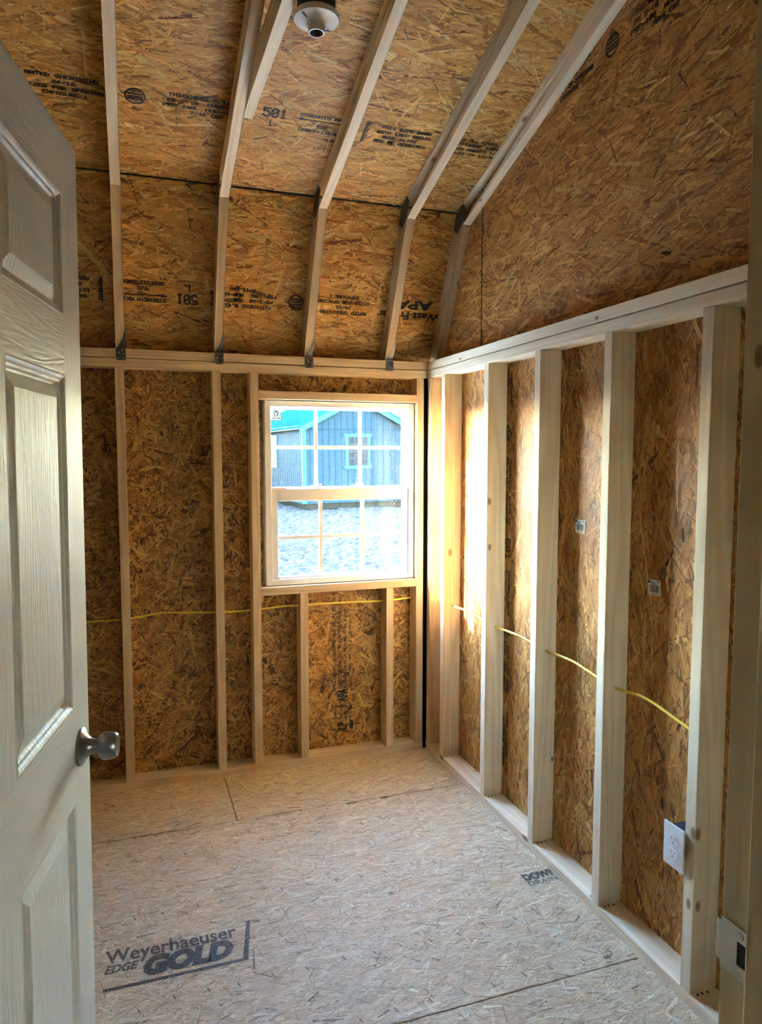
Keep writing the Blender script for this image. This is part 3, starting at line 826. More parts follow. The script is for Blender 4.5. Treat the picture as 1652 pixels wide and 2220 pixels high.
# sheathing: u runs along +x, v up the slope, face into the room
XS0 = -1.95
def roof_sheet(k, v0, v1, seed, lower, x0=XS0, x1=0.089, dense=True):
    dd = d1 if lower else d2
    org = Vector((x0, KS.x + dd.x * v0, KS.y + dd.y * v0))
    xax = Vector((-1, 0, 0))
    M = frame_matrix((x1, org.y, org.z), xax, (0, dd.x, dd.y))
    # local z = x cross y must face the room
    if M.to_3x3().col[2].dot(Vector((0, -0.3, -1))) < 0:
        M = frame_matrix((x0, org.y, org.z), (1, 0, 0), (0, dd.x, dd.y))
    p = box('roof_panel', 0, x1 - x0, 0, v1 - v0, -0.011, 0, MAT['osb'] if dense else MAT['osb_far'], ceil, 0, M)
    if dense:
        strands(p, [(0, 0.002, x1 - x0, v1 - v0 - 0.002)], K_ROOF, PAL_ROOF if not lower else PAL_ROOF, MAT['strand'], seed, sigma=21, uniform=0.16, along=0, cover=3.9, tilt=6, dark=0.26)
    return p, M
low_len = (KS - AO).length + 0.09
rl, Ml = roof_sheet(0, -low_len, 0.0, 51, True)
ru, Mu = roof_sheet(0, 0.0, 1.219, 52, False)
ru2, _ = roof_sheet(0, 1.2205, (RS - KS).length, 53, False)
FLIP = Mu.to_3x3().col[0].x < 0
# seam of the two roof sheets, with its line of green edge paint
box('panel_seam', XS0, 0.089, KS.x - 0.002, KS.x + 0.003, KS.y - 0.006, KS.y + 0.002, MAT['seam'], ceil)
# back part and other slope, plain
for lower, v0, v1 in ((True, -low_len, 0.0), (False, 0.0, (RS - KS).length)):
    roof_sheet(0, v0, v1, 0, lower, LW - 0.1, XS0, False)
def other(v0, v1, lower):
    dd = d1 if lower else d2
    a = KS + dd * v0; b_ = KS + dd * v1
    nn = n1 if lower else n2
    ya, yb = 2 * RIDGE - a.x, 2 * RIDGE - b_.x
    bm = bmesh.new()
    q = [(ya, a.y), (yb, b_.y), (yb - nn.x * 0.011, b_.y + nn.y * 0.011), (ya - nn.x * 0.011, a.y + nn.y * 0.011)]
    vs0 = [bm.verts.new((LW - 0.1, y, z)) for y, z in q]; vs1 = [bm.verts.new((0.10, y, z)) for y, z in q]
    bm.faces.new(vs0); bm.faces.new(vs1[::-1])
    for i in range(4): bm.faces.new((vs0[i], vs0[(i + 1) % 4], vs1[(i + 1) % 4], vs1[i]))
    finish('roof_panel', bm, MAT['osb_far'], ceil)
other(-low_len, 0.0, True); other(0.0, (RS - KS).length, False)
ALL = ['logo', 'rated', 'seal', 'thick', '501', 'axis', 'mark', 'side', 'space']
def roof_print(panel, M, xw, dist, ang, which, lower):
    """start point given in the room: x and distance along the slope from the knee"""
    dd = d1 if lower else d2
    P = Vector((xw, KS.x + dd.x * dist, KS.y + dd.y * dist))
    l = M.inverted() @ P
    sheet_stamp(panel, l.x, l.y, ang, which, MAT['ink'])
roof_print(ru, Mu, -1.697, 0.357, 0, ['rated', 'seal', 'thick', '501', 'axis', 'mark', 'side', 'space'], False)
roof_print(rl, Ml, -0.319, -0.414, 180, ALL[:-1], True)

box('eave_light_stop', LW - 0.1, 0.11, 0.1001, 0.175, H - 0.075, H - 0.062, MAT['pine'], ceil)  # unseen board added to block light leaking in at the eave
# ------------------------------------------------------------------ partition with the doorway, left wall, the room behind the camera
DX0, DX1, DZ = -1.648, -0.818, 2.045                      # rough opening
wall_f = tag(empty('wall_front'), 'partition wall with the open doorway', 'wall', kind='structure')
PY0, PY1 = FY - 0.118, FY - 0.001
def part_piece(x0, x1, z0, z1):
    return box('wall_panel', x0, x1, PY0, PY1, z0, z1, MAT['osb_far'], wall_f)
ztop = min(roof_z(PY0), roof_z(PY1)) - 0.002
part_piece(LW, DX0, 0, ztop); part_piece(DX1, SDp, 0, ztop); part_piece(DX0, DX1, DZ, ztop)
wall_l = tag(empty('wall_left'), 'strand board end wall hidden beyond the open door', 'wall', kind='structure')
pts = [(y, roof_z(y)) for y in (0.10, KS.x, RIDGE, 2 * RIDGE - KS.x, FRONT - 0.10)]
prism('wall_panel', [(FRONT - 0.10, 0), (0.10, 0)] + pts, 0, 0.011, MAT['osb_far'], wall_l, frame_matrix((LW - 0.011, 0, 0), (0, 1, 0), (0, 0, 1)))
wall_e = tag(empty('wall_entry'), 'outer wall of the entry room behind the camera', 'wall', kind='structure')
EX0, EX1 = -0.17, -0.06  # narrow unseen opening added to let some fill daylight into the entry
box('wall_panel', LW, EX0, FRONT - 0.1, FRONT, 0, H, MAT['osb_far'], wall_e)
box('wall_panel', EX1, SDp, FRONT - 0.1, FRONT, 0, H, MAT['osb_far'], wall_e)
box('wall_panel', EX0, EX1, FRONT - 0.1, FRONT, 2.03 - 0.1, H, MAT['osb_far'], wall_e)

# ------------------------------------------------------------------ door frame
JX = -0.836
trim = tag(empty('trim_1'), 'unpainted pine door jamb with steel strike plate at the right edge', 'door frame', kind='structure')
JD = 0.117
HJ = -1.630
def upright(name, x0, x1, y0, y1, z0, z1, bev):
    o = board(name, ((x0 + x1) / 2, (y0 + y1) / 2, z0), ((x0 + x1) / 2, (y0 + y1) / 2, z1), (0, 1, 0), y1 - y0, x1 - x0, MAT['jamb'], trim, bev)
    return o
upright('jamb', JX, JX + 0.018, FY - JD, FY, 0.0, DZ, 0.0015)
upright('jamb', HJ - 0.018, HJ, FY - JD, FY, 0.0, DZ, 0.0015)
box('jamb_head', HJ, JX, FY - JD, FY, DZ - 0.02, DZ, MAT['jamb'], trim, 0.0015)
upright('door_stop', JX - 0.011, JX, FY - 0.085, FY - 0.041, 0.0, DZ - 0.02, 0.002)
upright('door_stop', HJ, HJ + 0.011, FY - 0.085, FY - 0.041, 0.0, DZ - 0.02, 0.002)
# strike plate: face on the jamb, lip curled over the room side
sz = 1.004
bm = bmesh.new()
def arc_lip(bm):
    ring_f, n = [], 14
    h0, h1 = -0.0265, 0.0265
    # flat plate with latch opening (y from FY-0.031 to FY-0.001), x just proud of the jamb
    xa, xb = JX - 0.0016, JX - 0.0002
    yo0, yo1, zo = FY - 0.040, FY - 0.022, 0.0125
    for (y0, y1, z0, z1) in ((FY - 0.040, FY - 0.001, zo, h1), (FY - 0.040, FY - 0.001, h0, -zo), (yo1, FY - 0.001, -zo, zo)):
        add_box(bm, xa, xb, y0, y1, sz + z0, sz + z1)
    # the tongue
    prof = [(xa, FY - 0.001), (xa + 0.0006, FY + 0.004), (xa + 0.003, FY + 0.0075), (xa + 0.008, FY + 0.0085)]
    for (p0, p1), sc0, sc1 in zip(zip(prof[:-1], prof[1:]), (0.022, 0.021, 0.019), (0.021, 0.019, 0.014)):
        a = [bm.verts.new((p0[0], p0[1], sz + s * sc0)) for s in (-1, 1)]
        b_ = [bm.verts.new((p1[0], p1[1], sz + s * sc1)) for s in (-1, 1)]
        bm.faces.new((a[0], a[1], b_[1], b_[0]))
arc_lip(bm)
MAT['strike'] = plain('strike_steel', (0.66, 0.64, 0.60), 0.38, 0.5)
strike = finish('strike_plate', bm, MAT['strike'], trim)
strike['label'] = 'satin steel strike plate'
box('latch_hole', JX - 0.0003, JX + 0.0002, FY - 0.040, FY - 0.0215, sz - 0.0127, sz + 0.0127, MAT['black'], strike)
for dzz in (-0.0195, 0.0195):
    lathe('screw', [(0.0001, 0.0), (0.0036, 0.0), (0.0042, 0.0006), (0.0042, 0.001)], MAT['strike'], strike, 16, 'X', (JX - 0.0026, FY - 0.026, sz + dzz))

# ------------------------------------------------------------------ the door
TH = R(11.0)
P0 = Vector((-1.476, -2.021, 0.0))
DWID, DTOP, DBOT, DTHK = 0.785, 2.0, 0.012, 0.035
u = Vector((math.sin(TH), math.cos(TH), 0))
door = empty('door_1')
tag(door, 'open six panel door painted greige with a satin nickel knob', 'door', kind='structure')
# local frame: X = out of the visible face, Y = from the hinge edge to the free edge, Z up; origin at the free edge top
lean = R(0.50)
nrm = u.cross(Vector((0, 0, 1)))
Md = Matrix((nrm, u, Vector((0, 0, 1)))).transposed().to_4x4()
Md.translation = P0 + Vector((0, 0, DTOP))
Md = Md @ Matrix.Rotation(lean, 4, 'Y')
door.matrix_world = Md
def dz(z): return z - DTOP
st_w, pn_w, mu_w = 0.092, 0.2535, 0.094
cols = [(-st_w - pn_w, -st_w), (-st_w - 2 * pn_w - mu_w, -st_w - pn_w - mu_w)]
rows = [(1.720, 1.905), (1.098, 1.630), (0.240, 0.944)]
PROF = [(0.0, 0.0), (0.0025, 0.0006), (0.006, -0.0012), (0.009, -0.0042), (0.0125, -0.0050), (0.0155, -0.0085), (0.018, -0.0092), (0.0375, -0.0025), (0.0395, -0.0024)]
def set_grain(o, f):
    at = o.data.attributes.new('grain_dir', 'FLOAT', 'FACE')
    at.data.foreach_set('value', [f] * len(o.data.polygons))
def door_slab(name, y0, y1, z0, z1, horizontal):
    o = box(name, -DTHK, 0.0, y0, y1, dz(z0), dz(z1), MAT['door'], door)
    set_grain(o, 1.0 if horizontal else 0.0)
    return o
# stiles and rails
door_slab('stile', -st_w, 0, DBOT, DTOP, False)
door_slab('stile', -DWID, -st_w - 2 * pn_w - mu_w, DBOT, DTOP, False)
edges = [DTOP] + [z for r_ in rows for z in (r_[1], r_[0])] + [DBOT]
for zt, zb in ((DTOP, rows[0][1]), (rows[0][0], rows[1][1]), (rows[1][0], rows[2][1]), (rows[2][0], DBOT)):
    door_slab('rail', -st_w - 2 * pn_w - mu_w, -st_w, zb, zt, True)
for (zb, zt) in rows:
    door_slab('mullion', -st_w - pn_w - mu_w, -st_w - pn_w, zb, zt, False)
for (zb, zt) in rows:
    for (ya, yb) in cols:
        bm = bmesh.new()
        loops = []
        for ins, dep in PROF:
            loops.append([bm.verts.new((dep, y, z)) for y, z in ((ya + ins, dz(zb) + ins), (yb - ins, dz(zb) + ins), (yb - ins, dz(zt) - ins), (ya + ins, dz(zt) - ins))])
        for a, b_ in zip(loops[:-1], loops[1:]):
            for i in range(4): bm.faces.new((a[i], a[(i + 1) % 4], b_[(i + 1) % 4], b_[i]))
        bm.faces.new(loops[-1])
        bk = [bm.verts.new((-DTHK + 0.004, v.co.y, v.co.z)) for v in loops[0]]
        bm.faces.new(bk[::-1])
        for i in range(4): bm.faces.new((bk[i], bk[(i + 1) % 4], loops[0][(i + 1) % 4], loops[0][i]))
        o = finish('panel', bm, MAT['door'], door)
        set_grain(o, 0.0)
kz = dz(1.022); ky = -0.056
def scaled(prof, fr_, fl_): return [(r_ * fr_, h_ * fl_) for r_, h_ in prof]
rose = lathe('knob_rose', scaled([(0.0355, 0.0), (0.0365, 0.002), (0.0365, 0.005), (0.034, 0.0075), (0.027, 0.0105), (0.021, 0.015), (0.0165, 0.021), (0.0145, 0.028), (0.0142, 0.036)], 0.86, 0.80), MAT['steel'], door, 48, 'X', (0, ky, kz))
rose['label'] = 'round satin nickel rose'
knob = lathe('knob', scaled([(0.0125, 0.034), (0.0128, 0.0385), (0.019, 0.0385), (0.0225, 0.041), (0.0262, 0.0465), (0.0268, 0.052), (0.0262, 0.060), (0.0245, 0.068), (0.0225, 0.0735), (0.021, 0.0752), (0.0195, 0.0748), (0.012, 0.0725), (0.003, 0.0718)], 0.86, 0.80), MAT['steel'], door, 48, 'X', (0, ky, kz))
knob['label'] = 'satin nickel knob with a dished end'

# ------------------------------------------------------------------ window in the back wall
win = tag(empty('window_1'), 'white vinyl single hung window with grilles beside the corner', 'window', kind='structure')
vy = MAT['vinyl']
FX0, FX1, FZ0, FZ1 = -0.806, -0.061, 0.887, 1.758
fy0, fy1 = 0.028, 0.106
fw = 0.027
def vbox(name, x0, x1, y0, y1, z0, z1, parent=win, bev=0.0015, mat=None): return box(name, x0, x1, y0, y1, z0, z1, mat or vy, parent, bev)
fr = empty('frame', parent=win)
vbox('frame_side', FX0, FX0 + fw, fy0, fy1, FZ0, FZ1, fr); vbox('frame_side', FX1 - fw, FX1, fy0, fy1, FZ0, FZ1, fr)
vbox('frame_head', FX0 + fw, FX1 - fw, fy0, fy1, FZ1 - fw, FZ1, fr); vbox('frame_foot', FX0 + fw, FX1 - fw, fy0, fy1, FZ0, FZ0 + fw, fr)
vbox('track', FX1 - fw - 0.004, FX1 - fw + 0.001, 0.066, 0.070, FZ0 + fw, FZ1 - fw, fr, 0); vbox('track', FX0 + fw - 0.001, FX0 + fw + 0.004, 0.066, 0.070, FZ0 + fw, FZ1 - fw, fr, 0)
for a in ((WX0 - 0.02, FX0 + 0.004, FZ0 - 0.02, FZ1 + 0.02), (FX1 - 0.004, WX1 + 0.02, FZ0 - 0.02, FZ1 + 0.02), (FX0, FX1, FZ0 - 0.02, FZ0 + 0.004), (FX0, FX1, FZ1 - 0.004, FZ1 + 0.02)):
    vbox('nailing_fin', a[0], a[1], 0.1005, 0.1035, a[2], a[3], fr, 0)
# upper fixed light
us = empty('upper_sash', parent=win)
ux0, ux1, uz0, uz1 = FX0 + fw, FX1 - fw, 1.318, FZ1 - fw
gx0, gx1 = ux0 + 0.006, ux1 - 0.014
vbox('sash_stile', ux0, gx0, 0.076, 0.100, uz0, uz1, us); vbox('sash_stile', gx1, ux1, 0.076, 0.100, uz0, uz1, us)
vbox('sash_rail', gx0, gx1, 0.076, 0.100, uz1 - 0.010, uz1, us); vbox('meeting_rail', gx0, gx1, 0.074, 0.102, uz0, 1.352, us)
upane = vbox('pane', gx0, gx1, 0.0865, 0.0885, 1.352, uz1 - 0.010, us, 0, MAT['glass'])
def grille(parent, xs, zs, x0, x1, z0, z1, y):
    for x in xs: vbox('muntin', x - 0.008, x + 0.008, y - 0.003, y + 0.003, z0, z1, parent, 0.0012)
    for z in zs: vbox('muntin', x0, x1, y - 0.0036, y + 0.0036, z - 0.008, z + 0.008, parent, 0.0012)
grille(us, (gx0 + (gx1 - gx0) / 3, gx0 + 2 * (gx1 - gx0) / 3), (1.541,), gx0, gx1, 1.352, uz1 - 0.010, 0.082)
# lower sliding sash
ls = empty('lower_sash', parent=win)
lx0, lx1, lz0, lz1 = FX0 + fw + 0.002, FX1 - fw - 0.002, FZ0 + 0.006, 1.344
hx0, hx1, hz0, hz1 = -0.749, -0.114, 0.925, 1.287
sy0, sy1 = 0.036, 0.064
vbox('sash_stile', lx0, hx0, sy0, sy1, lz0, lz1, ls); vbox('sash_stile', hx1, lx1, sy0, sy1, lz0, lz1, ls)
vbox('sash_rail', hx0, hx1, sy0, sy1, lz0, hz0, ls); vbox('meeting_rail', hx0, hx1, sy0, sy1, hz1, lz1, ls)
vbox('pane', hx0, hx1, 0.052, 0.054, hz0, hz1, ls, 0, MAT['glass'])
grille(ls, (hx0 + (hx1 - hx0) / 3, hx0 + 2 * (hx1 - hx0) / 3), (1.112,), hx0, hx1, hz0, hz1, 0.047)
for lx in (-0.556, -0.345):
    la = empty('sash_lock', parent=win)
    vbox('lock_base', lx - 0.026, lx + 0.026, 0.042, 0.062, 1.3445, 1.350, la, 0.001)
    vbox('lock_body', lx - 0.016, lx + 0.016, 0.046, 0.060, 1.350, 1.358, la, 0.002)
    vbox('lock_lever', lx + 0.008, lx + 0.024, 0.043, 0.052, 1.352, 1.366, la, 0.002)
vbox('lift_rail', lx0, lx0 + 0.07, sy0 - 0.004, sy0 + 0.004, 1.338, 1.352, ls, 0.001); vbox('lift_rail', lx1 - 0.07, lx1, sy0 - 0.004, sy0 + 0.004, 1.338, 1.352, ls, 0.001)
# maker's sticker on the glass
sx0, sx1, sz0, sz1 = -0.768, -0.716, 1.668, 1.722
MAT['sticker_film'] = plain('sticker_film', (0.42, 0.46, 0.47), 0.6)
stk = box('glass_sticker', 0, sx1 - sx0, 0, sz1 - sz0, 0, 0.0005, MAT['sticker_film'], None, 0, frame_matrix((sx0, 0.0858, sz0), (1, 0, 0), (0, 0, 1)))
tag(stk, 'small square sticker with grey emblem in the top corner of the window glass', 'sticker')
MAT['print_grey'] = plain('print_grey', (0.03, 0.04, 0.042), 0.6)
p = Print(stk, 0, 0, 0, 0.0008)
for a in ((0, 0, 0.052, 0.0018), (0, 0.0522, 0.052, 0.054), (0, 0, 0.0018, 0.054), (0.0502, 0, 0.052, 0.054)): p.rect(*a)
p.quad((0.015, 0.045), (0.027, 0.036), (0.028, 0.036), (0.036, 0.046))
p.quad((0.029, 0.020), (0.033, 0.020), (0.038, 0.040), (0.033, 0.038))
p.quad((0.012, 0.040), (0.015, 0.041), (0.022, 0.018), (0.019, 0.018)); p.quad((0.019, 0.018), (0.026, 0.019), (0.025, 0.022), (0.020, 0.021))
p.quad((0.020, 0.034), (0.021, 0.034), (0.026, 0.020), (0.024, 0.020))
p.rect(0.006, 0.009, 0.025, 0.013); p.rect(0.029, 0.009, 0.045, 0.013)
p.done(MAT['print_grey'], 'emblem_print')

# ------------------------------------------------------------------ rafter ties
def rafter_tie(xr, label):
    t = empty('rafter_tie', (xr, 0, H + 0.010))
    tag(t, label, 'metal tie', 'steel ties holding the rafters to the plate')
    # face plate on the wall plates, in x (left of the rafter's right side) and z
    M = frame_matrix((0, -0.0012, 0), (1, 0, 0), (0, 0, 1))
    prism('face_plate', [(-0.037, -0.056), (-0.034, -0.060), (-0.001, -0.060), (0.002, -0.057), (0.002, -0.006), (-0.034, -0.006), (-0.038, -0.014)], -0.0010, 0.0010, MAT['zinc'], t, M)
    # upper leaf follows the leaning underside of the rafter
    Mt = frame_matrix((0, A.x, -0.010), (1, 0, 0), (0, d1.x, d1.y))
    prism('upper_leaf', [(-0.037, -0.004), (0.0046, -0.004), (0.0050, 0.090), (0.0010, 0.094), (-0.010, 0.050), (-0.024, 0.022)], 0.0008, 0.0026, MAT['zinc'], t, Mt)
    # bent flange along the rafter side
    Mf = frame_matrix((0.0034, 0, 0), (0, 1, 0), (0, 0, 1))
    fl = [(-0.001, -0.010), (0.010, 0.0), (0.034, 0.020), (0.034, 0.064), (0.012, 0.092), (-0.003, 0.094)]
    prism('side_flange', fl, -0.001, 0.001, MAT['zinc'], t, Mf)
    rn = random.Random(int(xr * 1000))
    for (x, z) in ((-0.031, -0.053), (-0.006, -0.053), (-0.026, -0.030), (-0.012, -0.018), (-0.007, -0.036)):
        x += rn.uniform(-.002, .002); z += rn.uniform(-.003, .003)
        lathe('nail_head', [(0.0001, 0.0), (0.0030, 0.0004), (0.0034, 0.0010), (0.0034, 0.0020)], MAT['nail'], t, 10, 'Y', (x, -0.0038, z))
    for k in range(4):
        lathe('nail_head', [(0.0001, 0.0), (0.0026, 0.0004), (0.0026, 0.0016)], MAT['nail'], t, 8, 'X', (0.0052, 0.004 + 0.003 * (k % 2), 0.020 + k * 0.018))
rafter_tie(-1.4475 + SW, 'steel tie under the rafter closest to the open door')
rafter_tie(-1.0335 + SW, 'steel tie under the second rafter from the door, the one with the collar tie')
rafter_tie(-0.6205 + SW, 'steel tie on the plate above the left half of the window')
rafter_tie(-0.2205 + SW, 'steel tie on the plate above the right half of the window, next to the corner')

# ------------------------------------------------------------------ yellow cable
def tube(name, pts, ru, rv, mat, parent=None, n=10):
    bm = bmesh.new()
    rings = []
    P = [Vector(p) for p in pts]
    for i, q in enumerate(P):
        t = (P[min(i + 1, len(P) - 1)] - P[max(i - 1, 0)]).normalized()
        s = t.cross(Vector((0, 0, 1))).normalized(); up_ = s.cross(t)
        rings.append([bm.verts.new(q + s * ru * math.cos(2 * math.pi * k / n) + up_ * rv * math.sin(2 * math.pi * k / n)) for k in range(n)])
    for a, b_ in zip(rings[:-1], rings[1:]):
        for k in range(n): bm.faces.new((a[k], a[(k + 1) % n], b_[(k + 1) % n], b_[k]))
    bm.faces.new(rings[0][::-1]); bm.faces.new(rings[-1])
    return finish(name, bm, mat, parent, smooth=True)
def smooth_path(pts, n=8):
    out = []
    P = [Vector(p) for p in pts]
    for i in range(len(P) - 1):
        p0, p1, p2, p3 = P[max(i - 1, 0)], P[i], P[i + 1], P[min(i + 2, len(P) - 1)]
        for k in range(n):
            t = k / n
            out.append(0.5 * ((2 * p1) + (-p0 + p2) * t + (2 * p0 - 5 * p1 + 4 * p2 - p3) * t * t + (-p0 + 3 * p1 - 3 * p2 + p3) * t ** 3))
    out.append(P[-1])
    return out
cb = [(-2.2, .045, .770), (-1.86, .045, .770), (-1.597, .050, .771), (-1.436, .045, .773), (-1.30, .058, .786), (-1.225, .060, .784), (-1.027, .045, .774), (-0.86, .046, .774), (-0.72, .056, .779),
      (-0.633, .045, .780), (-0.581, .045, .781), (-0.40, .055, .777), (-0.20, .045, .774), (-0.10, .047, .779), (-0.040, .044, .780), (0.012, .030, .772), (.045, -0.019, .768), (.046, -0.10, .772), (.045, -0.19, .780),
      (.050, -0.38, .788), (.045, -0.56, .780), (.045, -0.624, .776), (.054, -0.82, .782), (.045, -1.023, .778), (.052, -1.21, .780), (.045, -1.432, .762), (.052, -1.58, .772), (.046, -1.72, .756), (.045, -1.842, .735)]
cab = tube('electrical_cable', smooth_path(cb), 0.0027, 0.0049, MAT['cable'])
tag(cab, 'yellow sheathed electrical cable threaded through the wall studs', 'cable')

# ------------------------------------------------------------------ outlet
out = empty('wall_outlet', (-0.017, -1.805, 0.434))
tag(out, 'white duplex wall outlet with cover plate beside a stud', 'outlet')
bm = bmesh.new()
pw, ph = 0.0385, 0.0605
add_box(bm, -0.0055, 0.0, -pw, pw, -ph, ph, 0.0024)
finish('cover_plate', bm, MAT['white'], out)
def rounded(cy, cz, hw, hh, cut):
    pts = []
    for i in range(28):
        a = 2 * math.pi * i / 28
        y = 0.0172 * math.cos(a); z = 0.0172 * math.sin(a)
        pts.append((cy + y, cz + max(-cut, min(cut, z))))
    return pts
Mx = frame_matrix((0, 0, 0), (0, -1, 0), (0, 0, 1))     # local u to -y, v up, local z to -x
for s in (-1, 1):
    fc = prism('receptacle_face', rounded(0, s * 0.0195, 0.017, 0.014, 0.0142), 0.0045, 0.0072, MAT['white'], out, Mx, 0.0)
    for (du, dv, wv, hv) in ((-0.0062, 0.0035, 0.0016, 0.0075), (0.0062, 0.0035, 0.0013, 0.0062)):
        box('slot', du - wv / 2, du + wv / 2, s * 0.0195 + dv - hv / 2, s * 0.0195 + dv + hv / 2, 0.0072, 0.0075, MAT['slot'], fc)
    lathe('ground_hole', [(0.0001, 0.0075), (0.0023, 0.0075), (0.0023, 0.0072)], MAT['slot'], fc, 12, 'Z', (0, s * 0.0195 - 0.0078, 0))
    prism('seam_ring', rounded(0, s * 0.0195, 0.017, 0.014, 0.0152), 0.0046, 0.0058, MAT['white_worn'], fc)
lathe('screw', [(0.0001, 0.0068), (0.0028, 0.0066), (0.0030, 0.0055)], MAT['white_worn'], out, 12, 'Z', (0, 0, 0), Mx)
box('outlet_box', 0.0005, 0.085, -0.0178, 0.030, -0.046, 0.048, MAT['blue_box'], out, 0.002)
box('mounting_tab', -0.0005, 0.003, -0.012, 0.012, 0.048, 0.056, MAT['zinc'], out, 0.0005)

# ------------------------------------------------------------------ barcode stickers on the wall sheets
def sticker(yc, zc, ang, label, seed, fade):
    M = frame_matrix((SDp - 0.0034, yc, zc), (0, -1, 0), (0, 0, 1)) @ Matrix.Rotation(R(ang), 4, 'Z')
    w_, h_ = 0.056, 0.048
    s = box('price_sticker', -w_ / 2, w_ / 2, -h_ / 2, h_ / 2, 0, 0.0005, MAT['white_worn'], None, 0, M)
    tag(s, label, 'sticker', 'barcode stickers on the wall sheets')
    rn = random.Random(seed)
    p = Print(s, 0, 0, 0, 0.0008)
    x = -0.018
    while x < 0.019:
        b_ = rn.choice((0.0008, 0.0013, 0.0022)); p.rect(x, -0.014, x + b_, 0.0085); x += b_ + rn.choice((0.0007, 0.0012))
    p.done(MAT['printblack'], 'barcode')
    p = Print(s, 0, 0, 0, 0.0008)
    p.rect(-0.026, 0.0135, -0.0175, 0.0195); p.quad((-0.0265, 0.0195), (-0.017, 0.0195), (-0.0205, 0.0228), (-0.0232, 0.0228))
    p.done(MAT['printblack'], 'sticker_logo')
    p = Print(s, 0, 0, 0, 0.0008)
    p.rect(-0.015, 0.0145, 0.002, 0.0168); p.rect(-0.014, 0.0108, 0.010, 0.0124); p.rect(-0.012, -0.0195, 0.014, -0.0180)
    p.font('OSB', 0.012, 0.0160, 0.0105, 0.0055, bold=0.03)
    p.done(MAT['printblack'], 'sticker_lettering')['kind'] = 'stuff'
sticker(-1.182, 1.255, -1, 'barcode sticker on the right wall sheet, one bay farther than the outlet', 3, 0)
sticker(-1.570, 1.105, 3, 'barcode sticker on the wall sheet in the same stud bay as the outlet', 9, 0)

# ------------------------------------------------------------------ ceiling lamp holder
lamp = empty('ceiling_lamp_holder', (-0.898, -1.350, 2.676))
tag(lamp, 'bare white keyless lamp holder on a black box under the collar tie', 'lamp holder')
lathe('junction_box', [(0.050, 0.004), (0.052, 0.006), (0.052, 0.075), (0.050, 0.077)], MAT['black'], lamp, 32)
flange = lathe('flange', [(0.050, 0.012), (0.0605, 0.011), (0.062, 0.008), (0.062, 0.0), (0.060, -0.003), (0.045, -0.007), (0.032, -0.011), (0.025, -0.017), (0.0225, -0.024), (0.0225, -0.034), (0.0215, -0.0355), (0.0185, -0.0355), (0.0180, -0.034)], MAT['porcelain'], lamp, 48, cap=False)
lathe('socket_shell', [(0.0180, -0.0345), (0.0180, -0.004), (0.003, -0.003), (0.0005, -0.003)], MAT['shell'], lamp, 32, cap=False)
for a in (35, 215):
    Ms = Matrix.Rotation(R(a), 4, 'Z') @ Matrix.Translation((0.047, 0, -0.0085)) @ Matrix.Rotation(R(-15), 4, 'Y')
    prism('screw_slot', [(-0.010, -0.0022), (0.004, -0.0032), (0.011, -0.0014), (0.011, 0.0014), (0.004, 0.0032), (-0.010, 0.0022)], -0.0007, 0.0004, MAT['slot'], flange, Ms)

# ------------------------------------------------------------------ outside: ground, neighbouring shed, tree
MAT['dirt'] = plain('dry_ground', (0.0232, 0.0212, 0.0192), 0.95, spec=0.02, noise_amt=0.45, noise_scale=7)
GZ = -0.17
gx = np.concatenate([np.linspace(-14, -2.2, 60), np.linspace(-2.1, 7.0, 190), np.linspace(7.2, 22, 60)])
gy = np.concatenate([np.linspace(0.45, 6.4, 40), np.linspace(6.45, 21.5, 300), np.linspace(21.8, 40, 50)])
nx, ny = len(gx), len(gy)
verts = []
for j in range(ny):
    for i in range(nx):
        x, y = gx[i], gy[j]
        h_ = 0.05 * mnoise.noise((x * 0.7, y * 0.7, 0)) + 0.035 * mnoise.noise((x * 2.3, y * 2.9, 3.3)) + 0.05 * abs(mnoise.noise((x * 4.2, y * 4.6, 9.1))) + 0.035 * mnoise.noise((x * 9.0, y * 9.5, 5.1)) + 0.02 * mnoise.noise((x * 17, y * 17, 1.7))
        h_ *= min(1.0, (y - 0.4) / 3)
        verts.append((x, y, GZ + h_))
faces = [(j * nx + i, j * nx + i + 1, (j + 1) * nx + i + 1, (j + 1) * nx + i) for j in range(ny - 1) for i in range(nx - 1)]
me = bpy.data.meshes.new('ground'); me.from_pydata(verts, [], faces); me.update()
ground = link('ground', me, MAT['dirt'])
tag(ground, 'rough sunlit dirt yard outside the window', 'ground', kind='structure')
for a in ((-120, -14, -60, 160), (22, 120, -60, 160), (-14, 22, 40, 160), (-14, 22, -60, -5.2)):
    box('ground_field', a[0], a[1], a[2], a[3], GZ - 0.3, GZ - 0.02, MAT['dirt'], ground)

MAT['bounce'] = plain('pale_bounce_pad', (0.50, 0.48, 0.44), 0.95, spec=0.02, noise_amt=0.2, noise_scale=9)  # unseen pale ground added to bounce daylight up through the window
bm = bmesh.new(); add_box(bm, -7.5, 6.5, 0.125, 6.0, GZ - 0.05, GZ + 0.075, 0.02)
tag(finish('bounce_pad', bm, MAT['bounce']), 'unseen pale pad added outside the window wall to bounce light in', 'ground', kind='structure')
MAT['siding_blue'] = plain('blue_grey_siding', (0.0082, 0.0161, 0.0212), 0.7, spec=0.02, noise_amt=0.12, noise_scale=8)
MAT['teal_trim'] = plain('teal_trim_paint', (0.0123, 0.0581, 0.0492), 0.5, spec=0.02)
MAT['teal_roof'] = plain('teal_metal_roof', (0.0041, 0.0315, 0.0315), 0.9, 0.0, spec=0.0)
MAT['groove'] = plain('siding_groove', (0.003, 0.0068, 0.0114), 0.9, spec=0.02)
MAT['pane_far'] = plain('far_window_pane', (0.006, 0.007, 0.009), 0.3, spec=0.02)
MAT['far_white'] = plain('far_white_bars', (0.024, 0.024, 0.024), 0.6, spec=0.02)
